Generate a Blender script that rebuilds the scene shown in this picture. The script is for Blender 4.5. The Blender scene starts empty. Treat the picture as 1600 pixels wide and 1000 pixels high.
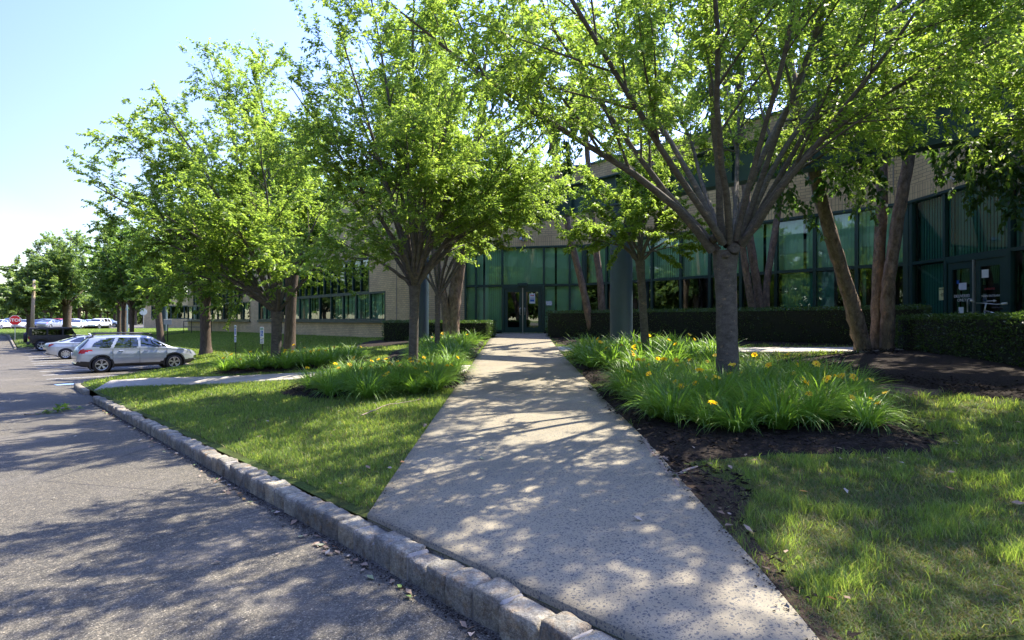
import bpy, math, random
import numpy as np
from mathutils import Vector, Matrix
rng = np.random.default_rng(7)
random.seed(7)
SC = bpy.context.scene
COL = SC.collection
R = math.radians
# ---------------------------------------------------------------- camera, sky, sun, exposure
F = 880.0            # focal length in pixels of the 1600 px wide photograph
EYE = 1.5
cd = bpy.data.cameras.new("camera"); cam = bpy.data.objects.new("camera", cd); COL.objects.link(cam)
cam.location = (0, 0, EYE); cam.rotation_euler = (R(90), 0, 0)
cd.sensor_width = 36; cd.lens = F / 1600 * 36; cd.clip_start = 0.05; cd.clip_end = 3000
SC.camera = cam
SUN_AZ, SUN_EL = R(48), R(57)          # azimuth to the right of the view axis (+Y)
w = bpy.data.worlds.new("World"); SC.world = w; w.use_nodes = True
wn = w.node_tree.nodes; wl = w.node_tree.links
bg = wn["Background"]; sky = wn.new("ShaderNodeTexSky"); sky.sky_type = 'NISHITA'; sky.sun_disc = False
sky.sun_elevation = SUN_EL; sky.sun_rotation = SUN_AZ; sky.air_density = 1.0; sky.dust_density = .5; sky.ozone_density = 1.5
hs = wn.new('ShaderNodeHueSaturation'); hs.inputs['Saturation'].default_value = 1.0; hs.inputs['Hue'].default_value = .507; tn = wn.new('ShaderNodeMix'); tn.data_type = 'RGBA'; tn.blend_type = 'MULTIPLY'; tn.inputs[0].default_value = 1; tn.inputs[7].default_value = (1.05, .965, .95, 1); wl.new(sky.outputs[0], hs.inputs['Color']); wl.new(hs.outputs[0], tn.inputs[6]); wl.new(tn.outputs[2], bg.inputs[0])
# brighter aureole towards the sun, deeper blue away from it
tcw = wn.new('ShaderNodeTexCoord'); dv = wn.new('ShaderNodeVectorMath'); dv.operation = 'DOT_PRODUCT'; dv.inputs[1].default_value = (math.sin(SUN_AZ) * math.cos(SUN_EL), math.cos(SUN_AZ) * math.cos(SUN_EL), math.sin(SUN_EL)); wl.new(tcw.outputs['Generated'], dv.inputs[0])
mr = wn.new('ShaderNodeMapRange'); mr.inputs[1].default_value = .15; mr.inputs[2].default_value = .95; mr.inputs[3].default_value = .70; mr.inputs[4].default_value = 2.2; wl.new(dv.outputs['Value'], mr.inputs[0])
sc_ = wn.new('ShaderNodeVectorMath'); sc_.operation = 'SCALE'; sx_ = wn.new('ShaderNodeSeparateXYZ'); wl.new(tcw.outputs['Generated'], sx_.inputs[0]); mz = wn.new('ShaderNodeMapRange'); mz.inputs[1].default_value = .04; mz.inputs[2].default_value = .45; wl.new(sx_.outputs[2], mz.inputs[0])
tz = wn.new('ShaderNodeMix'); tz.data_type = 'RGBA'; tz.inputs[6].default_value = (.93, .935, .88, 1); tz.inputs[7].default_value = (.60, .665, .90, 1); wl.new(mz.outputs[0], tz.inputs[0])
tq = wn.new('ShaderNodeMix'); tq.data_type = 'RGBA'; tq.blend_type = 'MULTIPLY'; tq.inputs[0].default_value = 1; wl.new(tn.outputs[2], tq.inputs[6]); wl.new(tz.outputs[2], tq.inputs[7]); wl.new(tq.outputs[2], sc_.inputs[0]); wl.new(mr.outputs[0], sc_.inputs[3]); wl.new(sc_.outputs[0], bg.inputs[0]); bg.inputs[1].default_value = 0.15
sd = bpy.data.lights.new("sun", 'SUN'); sun = bpy.data.objects.new("sun", sd); COL.objects.link(sun)
sd.energy = 4.5; sd.angle = R(0.5); sd.color = (1.0, 0.92, 0.78)
tosun = Vector((math.sin(SUN_AZ) * math.cos(SUN_EL), math.cos(SUN_AZ) * math.cos(SUN_EL), math.sin(SUN_EL)))
sun.rotation_euler = tosun.to_track_quat('Z', 'Y').to_euler()
vs = SC.view_settings; vs.view_transform = 'Standard'; vs.look = 'None'; vs.exposure = 1.75; vs.gamma = 1.0; vs.use_curve_mapping = False
SC.cycles.max_bounces = 6; SC.cycles.transparent_max_bounces = 8; SC.cycles.diffuse_bounces = 4; SC.cycles.glossy_bounces = 3
SC.cycles.transmission_bounces = 3; SC.cycles.caustics_reflective = False; SC.cycles.caustics_refractive = False

# ---------------------------------------------------------------- helpers
def tag(o, label=None, cat=None, group=None, kind=None):
    if label: o["label"] = label
    if cat: o["category"] = cat
    if group: o["group"] = group
    if kind: o["kind"] = kind
    return o

def empty(name, loc=(0, 0, 0), rz=0.0, parent=None):
    o = bpy.data.objects.new(name, None); COL.objects.link(o); o.location = loc; o.rotation_euler = (0, 0, rz)
    o.empty_display_size = 0.2
    if parent: o.parent = parent
    return o

def mesh_np(name, V, Fq, mats, parent=None, smooth=False, mi=None, uv=None, loc=None):
    """V (n,3), Fq (m,k) index array with constant k, or a list of such arrays"""
    me = bpy.data.meshes.new(name)
    Fs = Fq if isinstance(Fq, list) else [Fq]
    Fs = [np.asarray(f, dtype=np.int32) for f in Fs if len(f)]
    V = np.asarray(V, dtype=np.float32)
    nl = sum(f.size for f in Fs); nf = sum(len(f) for f in Fs)
    me.vertices.add(len(V)); me.vertices.foreach_set("co", V.ravel())
    me.loops.add(nl); me.polygons.add(nf)
    me.loops.foreach_set("vertex_index", np.concatenate([f.ravel() for f in Fs]))
    tot = np.concatenate([np.full(len(f), f.shape[1], np.int32) for f in Fs])
    st = np.zeros(nf, np.int32); st[1:] = np.cumsum(tot)[:-1]
    me.polygons.foreach_set("loop_start", st); me.polygons.foreach_set("loop_total", tot)
    if mi is not None: me.polygons.foreach_set("material_index", np.asarray(mi, np.int32))
    me.update(calc_edges=True)
    if uv is not None:
        l = me.uv_layers.new(name="UVMap"); l.data.foreach_set("uv", np.asarray(uv, np.float32).ravel())
    if smooth: me.polygons.foreach_set("use_smooth", np.ones(nf, dtype=bool))
    for m in (mats if isinstance(mats, (list, tuple)) else [mats]): me.materials.append(m)
    o = bpy.data.objects.new(name, me); COL.objects.link(o)
    if parent: o.parent = parent
    if loc is not None: o.location = loc
    return o

class MB:
    """collects simple shapes; build() links them as one mesh"""
    def __init__(s): s.v = []; s.f = []; s.m = []; s.uv = []
    def add(s, vs, fs, mi=0, uvs=None):
        b = len(s.v); s.v += [tuple(p) for p in vs]
        for k, f in enumerate(fs):
            s.f.append(tuple(i + b for i in f)); s.m.append(mi)
            s.uv += (uvs[k] if uvs else [(0, 0)] * len(f))
        return s
    def box(s, c, d, rz=0.0, mi=0, M=None, taper=1.0):
        x, y, z = d[0] / 2, d[1] / 2, d[2] / 2
        P = [(-x, -y, -z), (x, -y, -z), (x, y, -z), (-x, y, -z), (-x * taper, -y * taper, z), (x * taper, -y * taper, z), (x * taper, y * taper, z), (-x * taper, y * taper, z)]
        ca, sa = math.cos(rz), math.sin(rz); Q = []
        for a, b_, e in P:
            p = Vector((a * ca - b_ * sa + c[0], a * sa + b_ * ca + c[1], e + c[2]))
            Q.append(M @ p if M else p)
        return s.add(Q, [(0, 3, 2, 1), (4, 5, 6, 7), (0, 1, 5, 4), (1, 2, 6, 5), (2, 3, 7, 6), (3, 0, 4, 7)], mi)
    def rbox(s, c, d, r=0.02, rz=0.0, mi=0, M=None):
        """box with chamfered edges"""
        x, y, z = d[0] / 2, d[1] / 2, d[2] / 2; r = min(r, x * .9, y * .9, z * .9)
        ca, sa = math.cos(rz), math.sin(rz); pts = {}; vs = []
        for sx in (-1, 1):
            for sy in (-1, 1):
                for sz in (-1, 1):
                    for ax in range(3):
                        p = [sx * (x - r), sy * (y - r), sz * (z - r)]; p[ax] = (sx * x, sy * y, sz * z)[ax]
                        pts[(sx, sy, sz, ax)] = len(vs)
                        q = Vector((p[0] * ca - p[1] * sa + c[0], p[0] * sa + p[1] * ca + c[1], p[2] + c[2])); vs.append(M @ q if M else q)
        fs = []
        for ax in range(3):
            o1, o2 = [a for a in range(3) if a != ax]
            for sg in (-1, 1):
                q = []
                for a, b in ((-1, -1), (1, -1), (1, 1), (-1, 1)):
                    k = [0, 0, 0]; k[ax] = sg; k[o1] = a; k[o2] = b; q.append(pts[(k[0], k[1], k[2], ax)])
                fs.append(tuple(q))
        for ax in range(3):           # edges parallel to ax
            o1, o2 = [a for a in range(3) if a != ax]
            for a in (-1, 1):
                for b in (-1, 1):
                    q = []
                    for e, fx in ((-1, o1), (1, o1), (1, o2), (-1, o2)):
                        k = [0, 0, 0]; k[ax] = e; k[o1] = a; k[o2] = b; q.append(pts[(k[0], k[1], k[2], fx)])
                    fs.append(tuple(q))
        for sx in (-1, 1):
            for sy in (-1, 1):
                for sz in (-1, 1): fs.append(tuple(pts[(sx, sy, sz, a)] for a in range(3)))
        return s.add(vs, fs, mi)
    def tube(s, pts, r, n=8, mi=0, cap=True):
        pts = [Vector(p) for p in pts]; m = len(pts); rr = r if hasattr(r, '__len__') else [r] * m
        t0 = (pts[1] - pts[0]).normalized(); a = t0.orthogonal().normalized(); vs = []
        for i, p in enumerate(pts):
            t = (pts[min(i + 1, m - 1)] - pts[max(i - 1, 0)]).normalized()
            a = (a - t * a.dot(t)).normalized(); b = t.cross(a)
            for k in range(n):
                an = 2 * math.pi * k / n; vs.append(p + (a * math.cos(an) + b * math.sin(an)) * rr[i])
        fs = [(i * n + k, i * n + (k + 1) % n, (i + 1) * n + (k + 1) % n, (i + 1) * n + k) for i in range(m - 1) for k in range(n)]
        if cap: fs += [tuple(range(n))[::-1], tuple((m - 1) * n + k for k in range(n))]
        return s.add(vs, fs, mi)
    def lathe(s, prof, c=(0, 0, 0), axis='z', n=24, mi=0, M=None):
        """prof: list (radius, height)"""
        vs = []
        for (r, h) in prof:
            for k in range(n):
                an = 2 * math.pi * k / n; x, y = r * math.cos(an), r * math.sin(an)
                p = (x, y, h) if axis == 'z' else ((x, h, y) if axis == 'y' else (h, x, y))
                p = Vector((p[0] + c[0], p[1] + c[1], p[2] + c[2])); vs.append(M @ p if M else p)
        fs = [(i * n + k, i * n + (k + 1) % n, (i + 1) * n + (k + 1) % n, (i + 1) * n + k) for i in range(len(prof) - 1) for k in range(n)]
        return s.add(vs, fs, mi)
    def poly(s, pts, mi=0): return s.add(pts, [tuple(range(len(pts)))], mi)
    def prism(s, outline, h0, h1, fn, mi=0):
        """outline [(a,b)], extruded between h0 and h1; fn(a,b,h)->point"""
        n = len(outline); vs = [fn(a, b, h0) for a, b in outline] + [fn(a, b, h1) for a, b in outline]
        fs = [tuple(range(n))[::-1], tuple(range(n, 2 * n))] + [(i, (i + 1) % n, n + (i + 1) % n, n + i) for i in range(n)]
        return s.add(vs, fs, mi)
    def build(s, name, mats, parent=None, smooth=False, uv=False, loc=None):
        me = bpy.data.meshes.new(name); me.from_pydata(s.v, [], s.f)
        for m in (mats if isinstance(mats, (list, tuple)) else [mats]): me.materials.append(m)
        me.polygons.foreach_set("material_index", s.m)
        if uv:
            l = me.uv_layers.new(name="UVMap"); l.data.foreach_set("uv", [c for t in s.uv for c in t])
        if smooth: me.polygons.foreach_set("use_smooth", [True] * len(s.f))
        me.update()
        o = bpy.data.objects.new(name, me); COL.objects.link(o)
        if parent: o.parent = parent
        if loc is not None: o.location = loc
        return o

def copy_tree(o, parent=None):
    c = o.copy(); COL.objects.link(c)
    if parent: c.parent = parent
    for ch in list(o.children): copy_tree(ch, c)
    return c

# ---------------------------------------------------------------- materials
def new_mat(name, col=(.5, .5, .5), rough=.6, metal=0.0, spec=.5):
    m = bpy.data.materials.new(name); m.use_nodes = True; n = m.node_tree.nodes; l = m.node_tree.links
    p = n["Principled BSDF"]; p.inputs["Base Color"].default_value = (*col, 1); p.inputs["Roughness"].default_value = rough
    p.inputs["Metallic"].default_value = metal; p.inputs["Specular IOR Level"].default_value = spec
    return m, n, l, p
def ramp(n, l, src, stops, interp='LINEAR'):
    r = n.new("ShaderNodeValToRGB"); r.color_ramp.interpolation = interp; e = r.color_ramp.elements
    e[0].position, e[0].color = stops[0][0], (*stops[0][1], 1); e[1].position, e[1].color = stops[-1][0], (*stops[-1][1], 1)
    for p_, c_ in stops[1:-1]:
        x = e.new(p_); x.color = (*c_, 1)
    l.new(src, r.inputs[0]); return r.outputs[0]
def noise(n, l, scale, det=4, rough=.55, vec=None, dist=0.0):
    t = n.new("ShaderNodeTexNoise"); t.inputs["Scale"].default_value = scale; t.inputs["Detail"].default_value = det
    t.inputs["Roughness"].default_value = rough; t.inputs["Distortion"].default_value = dist
    if vec is not None: l.new(vec, t.inputs["Vector"])
    return t.outputs["Fac"]
def voro(n, l, scale, vec=None, feat='F1', out="Distance", rnd=1.0):
    t = n.new("ShaderNodeTexVoronoi"); t.feature = feat; t.inputs["Scale"].default_value = scale; t.inputs["Randomness"].default_value = rnd
    if vec is not None: l.new(vec, t.inputs["Vector"])
    return t.outputs[out]
def mix(n, l, fac, a, b, mode='MIX'):
    t = n.new("ShaderNodeMix"); t.data_type = 'RGBA'; t.blend_type = mode
    for s_, v_ in ((t.inputs[0], fac), (t.inputs[6], a), (t.inputs[7], b)):
        if isinstance(v_, (int, float)): s_.default_value = v_
        elif isinstance(v_, tuple): s_.default_value = (*v_, 1)
        else: l.new(v_, s_)
    return t.outputs[2]
def mth(n, l, op, a, b=None, clamp=False):
    t = n.new("ShaderNodeMath"); t.operation = op; t.use_clamp = clamp
    for i, v_ in enumerate((a, b)):
        if v_ is None: continue
        if isinstance(v_, (int, float)): t.inputs[i].default_value = v_
        else: l.new(v_, t.inputs[i])
    return t.outputs[0]
def bump(n, l, p, h, strength=.3, dist=.01):
    b = n.new("ShaderNodeBump"); b.inputs["Strength"].default_value = strength; b.inputs["Distance"].default_value = dist
    l.new(h, b.inputs["Height"]); l.new(b.outputs[0], p.inputs["Normal"])
def objvec(n, scale=None, l=None):
    t = n.new("ShaderNodeTexCoord")
    if scale is None: return t.outputs["Object"]
    m_ = n.new("ShaderNodeMapping"); m_.inputs["Scale"].default_value = scale; l.new(t.outputs["Object"], m_.inputs[0]); return m_.outputs[0]
M = {}

def mk_asphalt():
    m, n, l, p = new_mat("asphalt", rough=.85, spec=.3); v = objvec(n)
    big = ramp(n, l, noise(n, l, .35, 4, .6, v), [(.3, (.80, .80, .82)), (.7, (1.12, 1.08, 1.02))])
    st = ramp(n, l, voro(n, l, 170, v, out="Color"), [(0, (.041, .039, .032)), (.55, (.084, .078, .063)), (.85, (.162, .149, .117)), (1, (.42, .385, .30))])
    st2 = ramp(n, l, voro(n, l, 60, v, out="Color"), [(0, (.62, .62, .64)), (.6, (1, 1, 1)), (1, (1.6, 1.5, 1.38))])
    fine = ramp(n, l, noise(n, l, 420, 2, .7, v), [(.35, (.55, .55, .55)), (.65, (1.5, 1.5, 1.5))])
    c = mix(n, l, 1.0, mix(n, l, 1.0, mix(n, l, 1.0, st, big, 'MULTIPLY'), st2, 'MULTIPLY'), fine, 'MULTIPLY')
    # brownish worn patches, thin cracks
    c = mix(n, l, ramp(n, l, noise(n, l, .9, 5, .65, v, .6), [(.5, (0, 0, 0)), (.72, (.4, .4, .4))]), c, (.17, .155, .135))
    c = mix(n, l, ramp(n, l, voro(n, l, .32, v, 'DISTANCE_TO_EDGE'), [(0, (.75, .75, .75)), (.004, (0, 0, 0))]), c, (.02, .02, .021))
    l.new(c, p.inputs["Base Color"]); bump(n, l, p, voro(n, l, 120, v), .55, .006); return m
def wv2(n, l, v):
    """domain warp: gives chips an uneven, stretched outline"""
    t = n.new("ShaderNodeTexNoise"); t.inputs["Scale"].default_value = 55; l.new(v, t.inputs["Vector"]); a = n.new("ShaderNodeVectorMath"); a.operation = 'SCALE'; a.inputs[3].default_value = .028; l.new(t.outputs["Color"], a.inputs[0])
    b = n.new("ShaderNodeVectorMath"); b.operation = 'ADD'; l.new(v, b.inputs[0]); l.new(a.outputs[0], b.inputs[1]); return b.outputs[0]
def mk_concrete():
    m, n, l, p = new_mat("aggregate_concrete", rough=.85, spec=.25); v = objvec(n)
    warm = mix(n, l, ramp(n, l, noise(n, l, 1.1, 5, .6, v), [(.35, (0, 0, 0)), (.7, (1, 1, 1))]), (.30, .262, .185), (.235, .21, .152))
    fine = ramp(n, l, noise(n, l, 300, 3, .7, v), [(.3, (.78, .78, .78)), (.7, (1.15, 1.14, 1.12))])
    c = mix(n, l, 1.0, warm, fine, 'MULTIPLY')
    v2 = [wv2(n, l, v)]
    def specks(sc, thr, fac):
        vq = v2[0]; d = voro(n, l, sc, vq); r = n.new("ShaderNodeTexVoronoi"); r.inputs["Scale"].default_value = sc; l.new(vq, r.inputs["Vector"])
        s = n.new("ShaderNodeSeparateColor"); l.new(r.outputs["Color"], s.inputs[0])
        a = mth(n, l, 'LESS_THAN', d, thr); b = mth(n, l, 'GREATER_THAN', s.outputs[0], fac); return mth(n, l, 'MULTIPLY', a, b)
    k = mth(n, l, 'MAXIMUM', specks(46, .30, .12), specks(88, .32, .30))
    c = mix(n, l, mth(n, l, 'MULTIPLY', k, .85), c, (.07, .075, .085))
    st = ramp(n, l, noise(n, l, .5, 6, .7, v, 1.0), [(.40, (1, 1, 1)), (.62, (.80, .78, .75)), (.8, (.62, .60, .57))])
    c = mix(n, l, 1.0, c, st, 'MULTIPLY')
    l.new(c, p.inputs["Base Color"]); bump(n, l, p, noise(n, l, 160, 3, .7, v), .35, .004); return m
def mk_plainconc():
    m, n, l, p = new_mat("plain_concrete", rough=.85, spec=.25); v = objvec(n)
    c = ramp(n, l, noise(n, l, 2.2, 6, .7, v), [(.3, (.30, .275, .235)), (.7, (.46, .42, .36))])
    c = mix(n, l, 1.0, c, ramp(n, l, noise(n, l, 150, 3, .7, v), [(.3, (.8, .8, .8)), (.7, (1.12, 1.12, 1.1))]), 'MULTIPLY')
    l.new(c, p.inputs["Base Color"]); bump(n, l, p, noise(n, l, 160, 3, .7, v), .3, .003); return m
def mk_granite():
    m, n, l, p = new_mat("granite_block", rough=.85, spec=.3); v = objvec(n)
    g = n.new("ShaderNodeNewGeometry")
    base = ramp(n, l, g.outputs["Random Per Island"], [(0, (.17, .163, .14)), (.4, (.33, .295, .22)), (.7, (.23, .22, .19)), (1, (.42, .37, .27))])
    ir = ramp(n, l, noise(n, l, 9, 5, .7, v, .6), [(.50, (0, 0, 0)), (.68, (1, 1, 1))])
    c = mix(n, l, mth(n, l, 'MULTIPLY', ir, .55), base, (.34, .215, .10))
    c = mix(n, l, 1.0, c, ramp(n, l, noise(n, l, 95, 4, .8, v), [(.3, (.5, .5, .5)), (.7, (1.5, 1.5, 1.5))]), 'MULTIPLY')
    c = mix(n, l, 1.0, c, ramp(n, l, noise(n, l, 14, 4, .7, v), [(.35, (.6, .6, .62)), (.65, (1.2, 1.2, 1.18))]), 'MULTIPLY')
    l.new(c, p.inputs["Base Color"])
    bump(n, l, p, mth(n, l, 'ADD', noise(n, l, 40, 5, .75, v), noise(n, l, 12, 3, .6, v)), .9, .02); return m
def mk_soil(name, a, b, sc=30, fleck=None):
    m, n, l, p = new_mat(name, rough=.95, spec=.15); v = objvec(n)
    c = ramp(n, l, noise(n, l, sc, 6, .75, v), [(.3, a), (.7, b)])
    if fleck: c = mix(n, l, ramp(n, l, voro(n, l, 45, objvec(n, (1, 2.4, 1), l), out="Color"), [(.72, (0, 0, 0)), (.86, (.7, .7, .7))]), c, fleck)
    l.new(c, p.inputs["Base Color"]); bump(n, l, p, noise(n, l, sc * 2, 5, .8, v), .9, .02); return m
def mk_lawnbase():
    m, n, l, p = new_mat("lawn_base", rough=.95, spec=.1); v = objvec(n)
    c = ramp(n, l, noise(n, l, 1.3, 5, .7, v), [(.3, (.06, .065, .025)), (.62, (.08, .12, .03)), (.8, (.15, .14, .065))])
    c = mix(n, l, 1.0, c, ramp(n, l, noise(n, l, 60, 4, .8, v), [(.3, (.45, .45, .45)), (.7, (1.5, 1.5, 1.4))]), 'MULTIPLY')
    l.new(c, p.inputs["Base Color"]); bump(n, l, p, noise(n, l, 70, 4, .8, v), .9, .03); return m
def mk_leaf(name, stops, trans=(.30, .45, .05), tf=.45, rough=.45, spec=.35):
    """diffuse + translucent leaf, colour varied per leaf"""
    m = bpy.data.materials.new(name); m.use_nodes = True; n = m.node_tree.nodes; l = m.node_tree.links
    p = n["Principled BSDF"]; out = n["Material Output"]; g = n.new("ShaderNodeNewGeometry")
    c = ramp(n, l, g.outputs["Random Per Island"], stops)
    l.new(c, p.inputs["Base Color"]); p.inputs["Roughness"].default_value = rough; p.inputs["Specular IOR Level"].default_value = spec
    t = n.new("ShaderNodeBsdfTranslucent"); l.new(mix(n, l, .5, mix(n, l, 1.0, c, (3.4, 3.1, 1.7), 'MULTIPLY'), trans), t.inputs[0])
    ms = n.new("ShaderNodeMixShader"); ms.inputs[0].default_value = tf
    l.new(p.outputs[0], ms.inputs[1]); l.new(t.outputs[0], ms.inputs[2]); l.new(ms.outputs[0], out.inputs[0]); return m
def mk_bark(name, a, b, sc=(14, 14, 5), patch=None, st=.8, pd=(.55, .68), bd=.02):
    m, n, l, p = new_mat(name, rough=.9, spec=.2); v = objvec(n, sc, l)
    c = ramp(n, l, noise(n, l, 1.0, 7, .7, v, .4), [(.3, a), (.7, b)])
    if patch:
        c = mix(n, l, ramp(n, l, noise(n, l, .8, 4, .65, v, .2), [(pd[0], (0, 0, 0)), (pd[1], (.8, .8, .8))]), c, patch)
    c = mix(n, l, 1.0, c, ramp(n, l, noise(n, l, 90, 3, .7, objvec(n)), [(.3, (.7, .7, .7)), (.7, (1.3, 1.3, 1.3))]), 'MULTIPLY')
    l.new(c, p.inputs["Base Color"]); bump(n, l, p, noise(n, l, 1.6, 7, .75, v, .5), st, bd); return m
def mk_brick():
    m, n, l, p = new_mat("buff_brick", rough=.9, spec=.2)
    t = n.new("ShaderNodeTexCoord"); br = n.new("ShaderNodeTexBrick"); l.new(t.outputs["UV"], br.inputs["Vector"])
    br.inputs["Color1"].default_value = (.74, .57, .32, 1); br.inputs["Color2"].default_value = (.62, .46, .27, 1); br.inputs["Mortar"].default_value = (.27, .225, .16, 1)
    br.inputs["Scale"].default_value = 1; br.inputs["Mortar Size"].default_value = .007; br.inputs["Brick Width"].default_value = .30; br.inputs["Row Height"].default_value = .10
    br.inputs["Mortar Smooth"].default_value = .1; br.inputs["Bias"].default_value = 0.0
    c = mix(n, l, 1.0, br.outputs["Color"], ramp(n, l, noise(n, l, .7, 5, .65, t.outputs["Object"]), [(.3, (.78, .78, .8)), (.7, (1.1, 1.1, 1.08))]), 'MULTIPLY')
    c = mix(n, l, 1.0, c, ramp(n, l, noise(n, l, 60, 3, .7, t.outputs["Object"]), [(.3, (.85, .85, .85)), (.7, (1.12, 1.12, 1.12))]), 'MULTIPLY')
    l.new(c, p.inputs["Base Color"]); b = n.new("ShaderNodeMath"); b.operation = 'SUBTRACT'; b.inputs[0].default_value = 1; l.new(br.outputs["Fac"], b.inputs[1])
    bump(n, l, p, b.outputs[0], .6, .008); return m
def mk_glass(name, tint, refl=.12, rc=(.85, .95, .92)):
    """thin coated sheet of tinted glass: see-through plus mirror reflection with fresnel"""
    m = bpy.data.materials.new(name); m.use_nodes = True; n = m.node_tree.nodes; l = m.node_tree.links
    n.remove(n["Principled BSDF"]); out = n["Material Output"]
    tr = n.new("ShaderNodeBsdfTransparent"); tr.inputs[0].default_value = (*tint, 1)
    gl = n.new("ShaderNodeBsdfGlossy"); gl.inputs["Roughness"].default_value = 0.004; gl.inputs[0].default_value = (*rc, 1)
    v = objvec(n); b = n.new("ShaderNodeBump"); b.inputs["Strength"].default_value = .04; b.inputs["Distance"].default_value = .05
    l.new(noise(n, l, .8, 2, .5, v), b.inputs["Height"]); l.new(b.outputs[0], gl.inputs["Normal"])
    lw = n.new("ShaderNodeFresnel"); lw.inputs[0].default_value = 1.5
    f = mth(n, l, 'ADD', mth(n, l, 'MULTIPLY', lw.outputs[0], 1 - refl), refl, True)
    ms = n.new("ShaderNodeMixShader"); l.new(f, ms.inputs[0]); l.new(tr.outputs[0], ms.inputs[1]); l.new(gl.outputs[0], ms.inputs[2]); l.new(ms.outputs[0], out.inputs[0]); return m
def mk_paint(name, col, metal=.5, rough=.32, coat=.8):
    m, n, l, p = new_mat(name, col, rough, metal); p.inputs["Coat Weight"].default_value = coat; p.inputs["Coat Roughness"].default_value = .06
    v = objvec(n); l.new(mix(n, l, 1.0, col, ramp(n, l, noise(n, l, 3, 4, .6, v), [(.3, (.9, .9, .9)), (.7, (1.05, 1.05, 1.05))]), 'MULTIPLY'), p.inputs["Base Color"]); return m
def plain(name, col, rough=.6, metal=0.0, var=.12, sc=6):
    m, n, l, p = new_mat(name, col, rough, metal); v = objvec(n)
    l.new(mix(n, l, 1.0, col, ramp(n, l, noise(n, l, sc, 5, .65, v), [(.3, (1 - var,) * 3), (.7, (1 + var,) * 3)]), 'MULTIPLY'), p.inputs["Base Color"]); return m

M['asphalt'] = mk_asphalt(); M['concrete'] = mk_concrete(); M['plainconc'] = mk_plainconc(); M['granite'] = mk_granite()
M['mortar'] = plain("mortar", (.27, .25, .22), .9, 0, .2, 30)
M['mulch'] = mk_soil("mulch", (.008, .006, .005), (.036, .027, .021), 28, (.075, .055, .042))
M['soil'] = mk_soil("bare_soil", (.030, .020, .015), (.085, .058, .040), 14)
M['litter'] = mk_soil("litter_soil", (.05, .035, .025), (.16, .12, .085), 22, (.28, .2, .14))
M['lawn'] = mk_lawnbase()
M['zelkova_leaf'] = mk_leaf("zelkova_leaf", [(0, (.060, .120, .024)), (.5, (.095, .170, .030)), (.85, (.13, .20, .038)), (1, (.18, .22, .06))], (.42, .56, .08), .55)
M['yellow_leaf'] = mk_leaf("dry_zelkova_leaf", [(0, (.07, .11, .03)), (.5, (.12, .15, .05)), (1, (.20, .19, .08))], (.34, .42, .09), .45)
M['maple_leaf'] = mk_leaf("maple_leaf", [(0, (.045, .10, .024)), (.6, (.072, .14, .032)), (1, (.11, .17, .045))], (.30, .48, .07), .45)
M['birch_leaf'] = mk_leaf("birch_leaf", [(0, (.030, .080, .022)), (.6, (.05, .11, .028)), (1, (.08, .14, .038))], (.20, .36, .04), .35)
M['far_leaf'] = mk_leaf("far_leaf", [(0, (.075, .13, .045)), (.6, (.105, .17, .055)), (1, (.15, .21, .07))], (.32, .46, .09), .4)
M['hedge_leaf'] = mk_leaf("hedge_leaf", [(0, (.028, .06, .018)), (.7, (.052, .10, .026)), (1, (.09, .15, .038))], (.16, .30, .03), .25, .35, .5)
M['lily_leaf'] = mk_leaf("daylily_leaf", [(0, (.068, .145, .024)), (.6, (.108, .215, .033)), (.96, (.16, .28, .052)), (1, (.36, .30, .12))], (.30, .52, .05), .35, .4)
M['grass'] = mk_leaf("grass_blade", [(0, (.072, .128, .026)), (.6, (.12, .205, .038)), (.88, (.18, .25, .052)), (1, (.34, .31, .15))], (.40, .52, .08), .4, .5)
M['thatch'] = mk_leaf('thatch', [(0, (.10, .085, .045)), (.45, (.17, .15, .075)), (.55, (.06, .11, .025)), (1, (.10, .16, .035))], (.3, .34, .08), .25, .7)
M['deadleaf'] = mk_leaf("fallen_leaf", [(0, (.30, .22, .15)), (.4, (.22, .14, .09)), (.6, (.42, .36, .30)), (.85, (.12, .2, .05)), (1, (.40, .13, .05))], (.2, .15, .06), .15, .6)
M['petal'] = mk_leaf("daylily_petal", [(0, (.82, .50, .02)), (1, (.86, .66, .05))], (.9, .6, .02), .35, .5)
M['throat'] = plain("daylily_throat", (.75, .28, .02), .6)
M['bud'] = plain("daylily_bud", (.55, .45, .05), .6)
M['zbark'] = mk_bark("zelkova_bark", (.060, .053, .049), (.155, .137, .122), (9, 9, 16), (.30, .21, .14), .5, (.60, .70), .008)
M['bbark'] = mk_bark("river_birch_bark", (.075, .055, .042), (.32, .25, .20), (11, 11, 6), (.40, .26, .18), 1.0, (.56, .68), .04)
M['dbark'] = mk_bark("dark_bark", (.06, .045, .035), (.17, .13, .10), (16, 16, 4), None, .9, bd=.03)
M['brick'] = mk_brick()
M['teal'] = plain("teal_paint", (.040, .070, .090), .45, 0, .12, 2.5)
M['tealframe'] = plain("green_frame", (.014, .050, .044), .4, 0, .1, 4)
M['beampaint'] = plain("beam_paint", (.036, .078, .082), .5, 0, .15, 1.4)
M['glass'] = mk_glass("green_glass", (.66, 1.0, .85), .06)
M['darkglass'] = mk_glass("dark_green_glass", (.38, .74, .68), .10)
M['doorglass'] = mk_glass("door_glass", (.20, .36, .32), .14)
M['blind'] = plain("vertical_blind", (.85, .87, .80), .8, 0, .06, 3)
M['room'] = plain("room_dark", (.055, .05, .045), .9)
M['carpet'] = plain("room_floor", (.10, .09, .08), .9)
M['alu'] = new_mat("aluminium", (.62, .63, .64), .3, .9)[0]
M['black'] = plain("black_plastic", (.018, .018, .02), .5)
M['rubber'] = plain("tyre_rubber", (.020, .020, .022), .8)
M['rim'] = new_mat("alloy_rim", (.60, .61, .63), .28, .9)[0]
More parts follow.
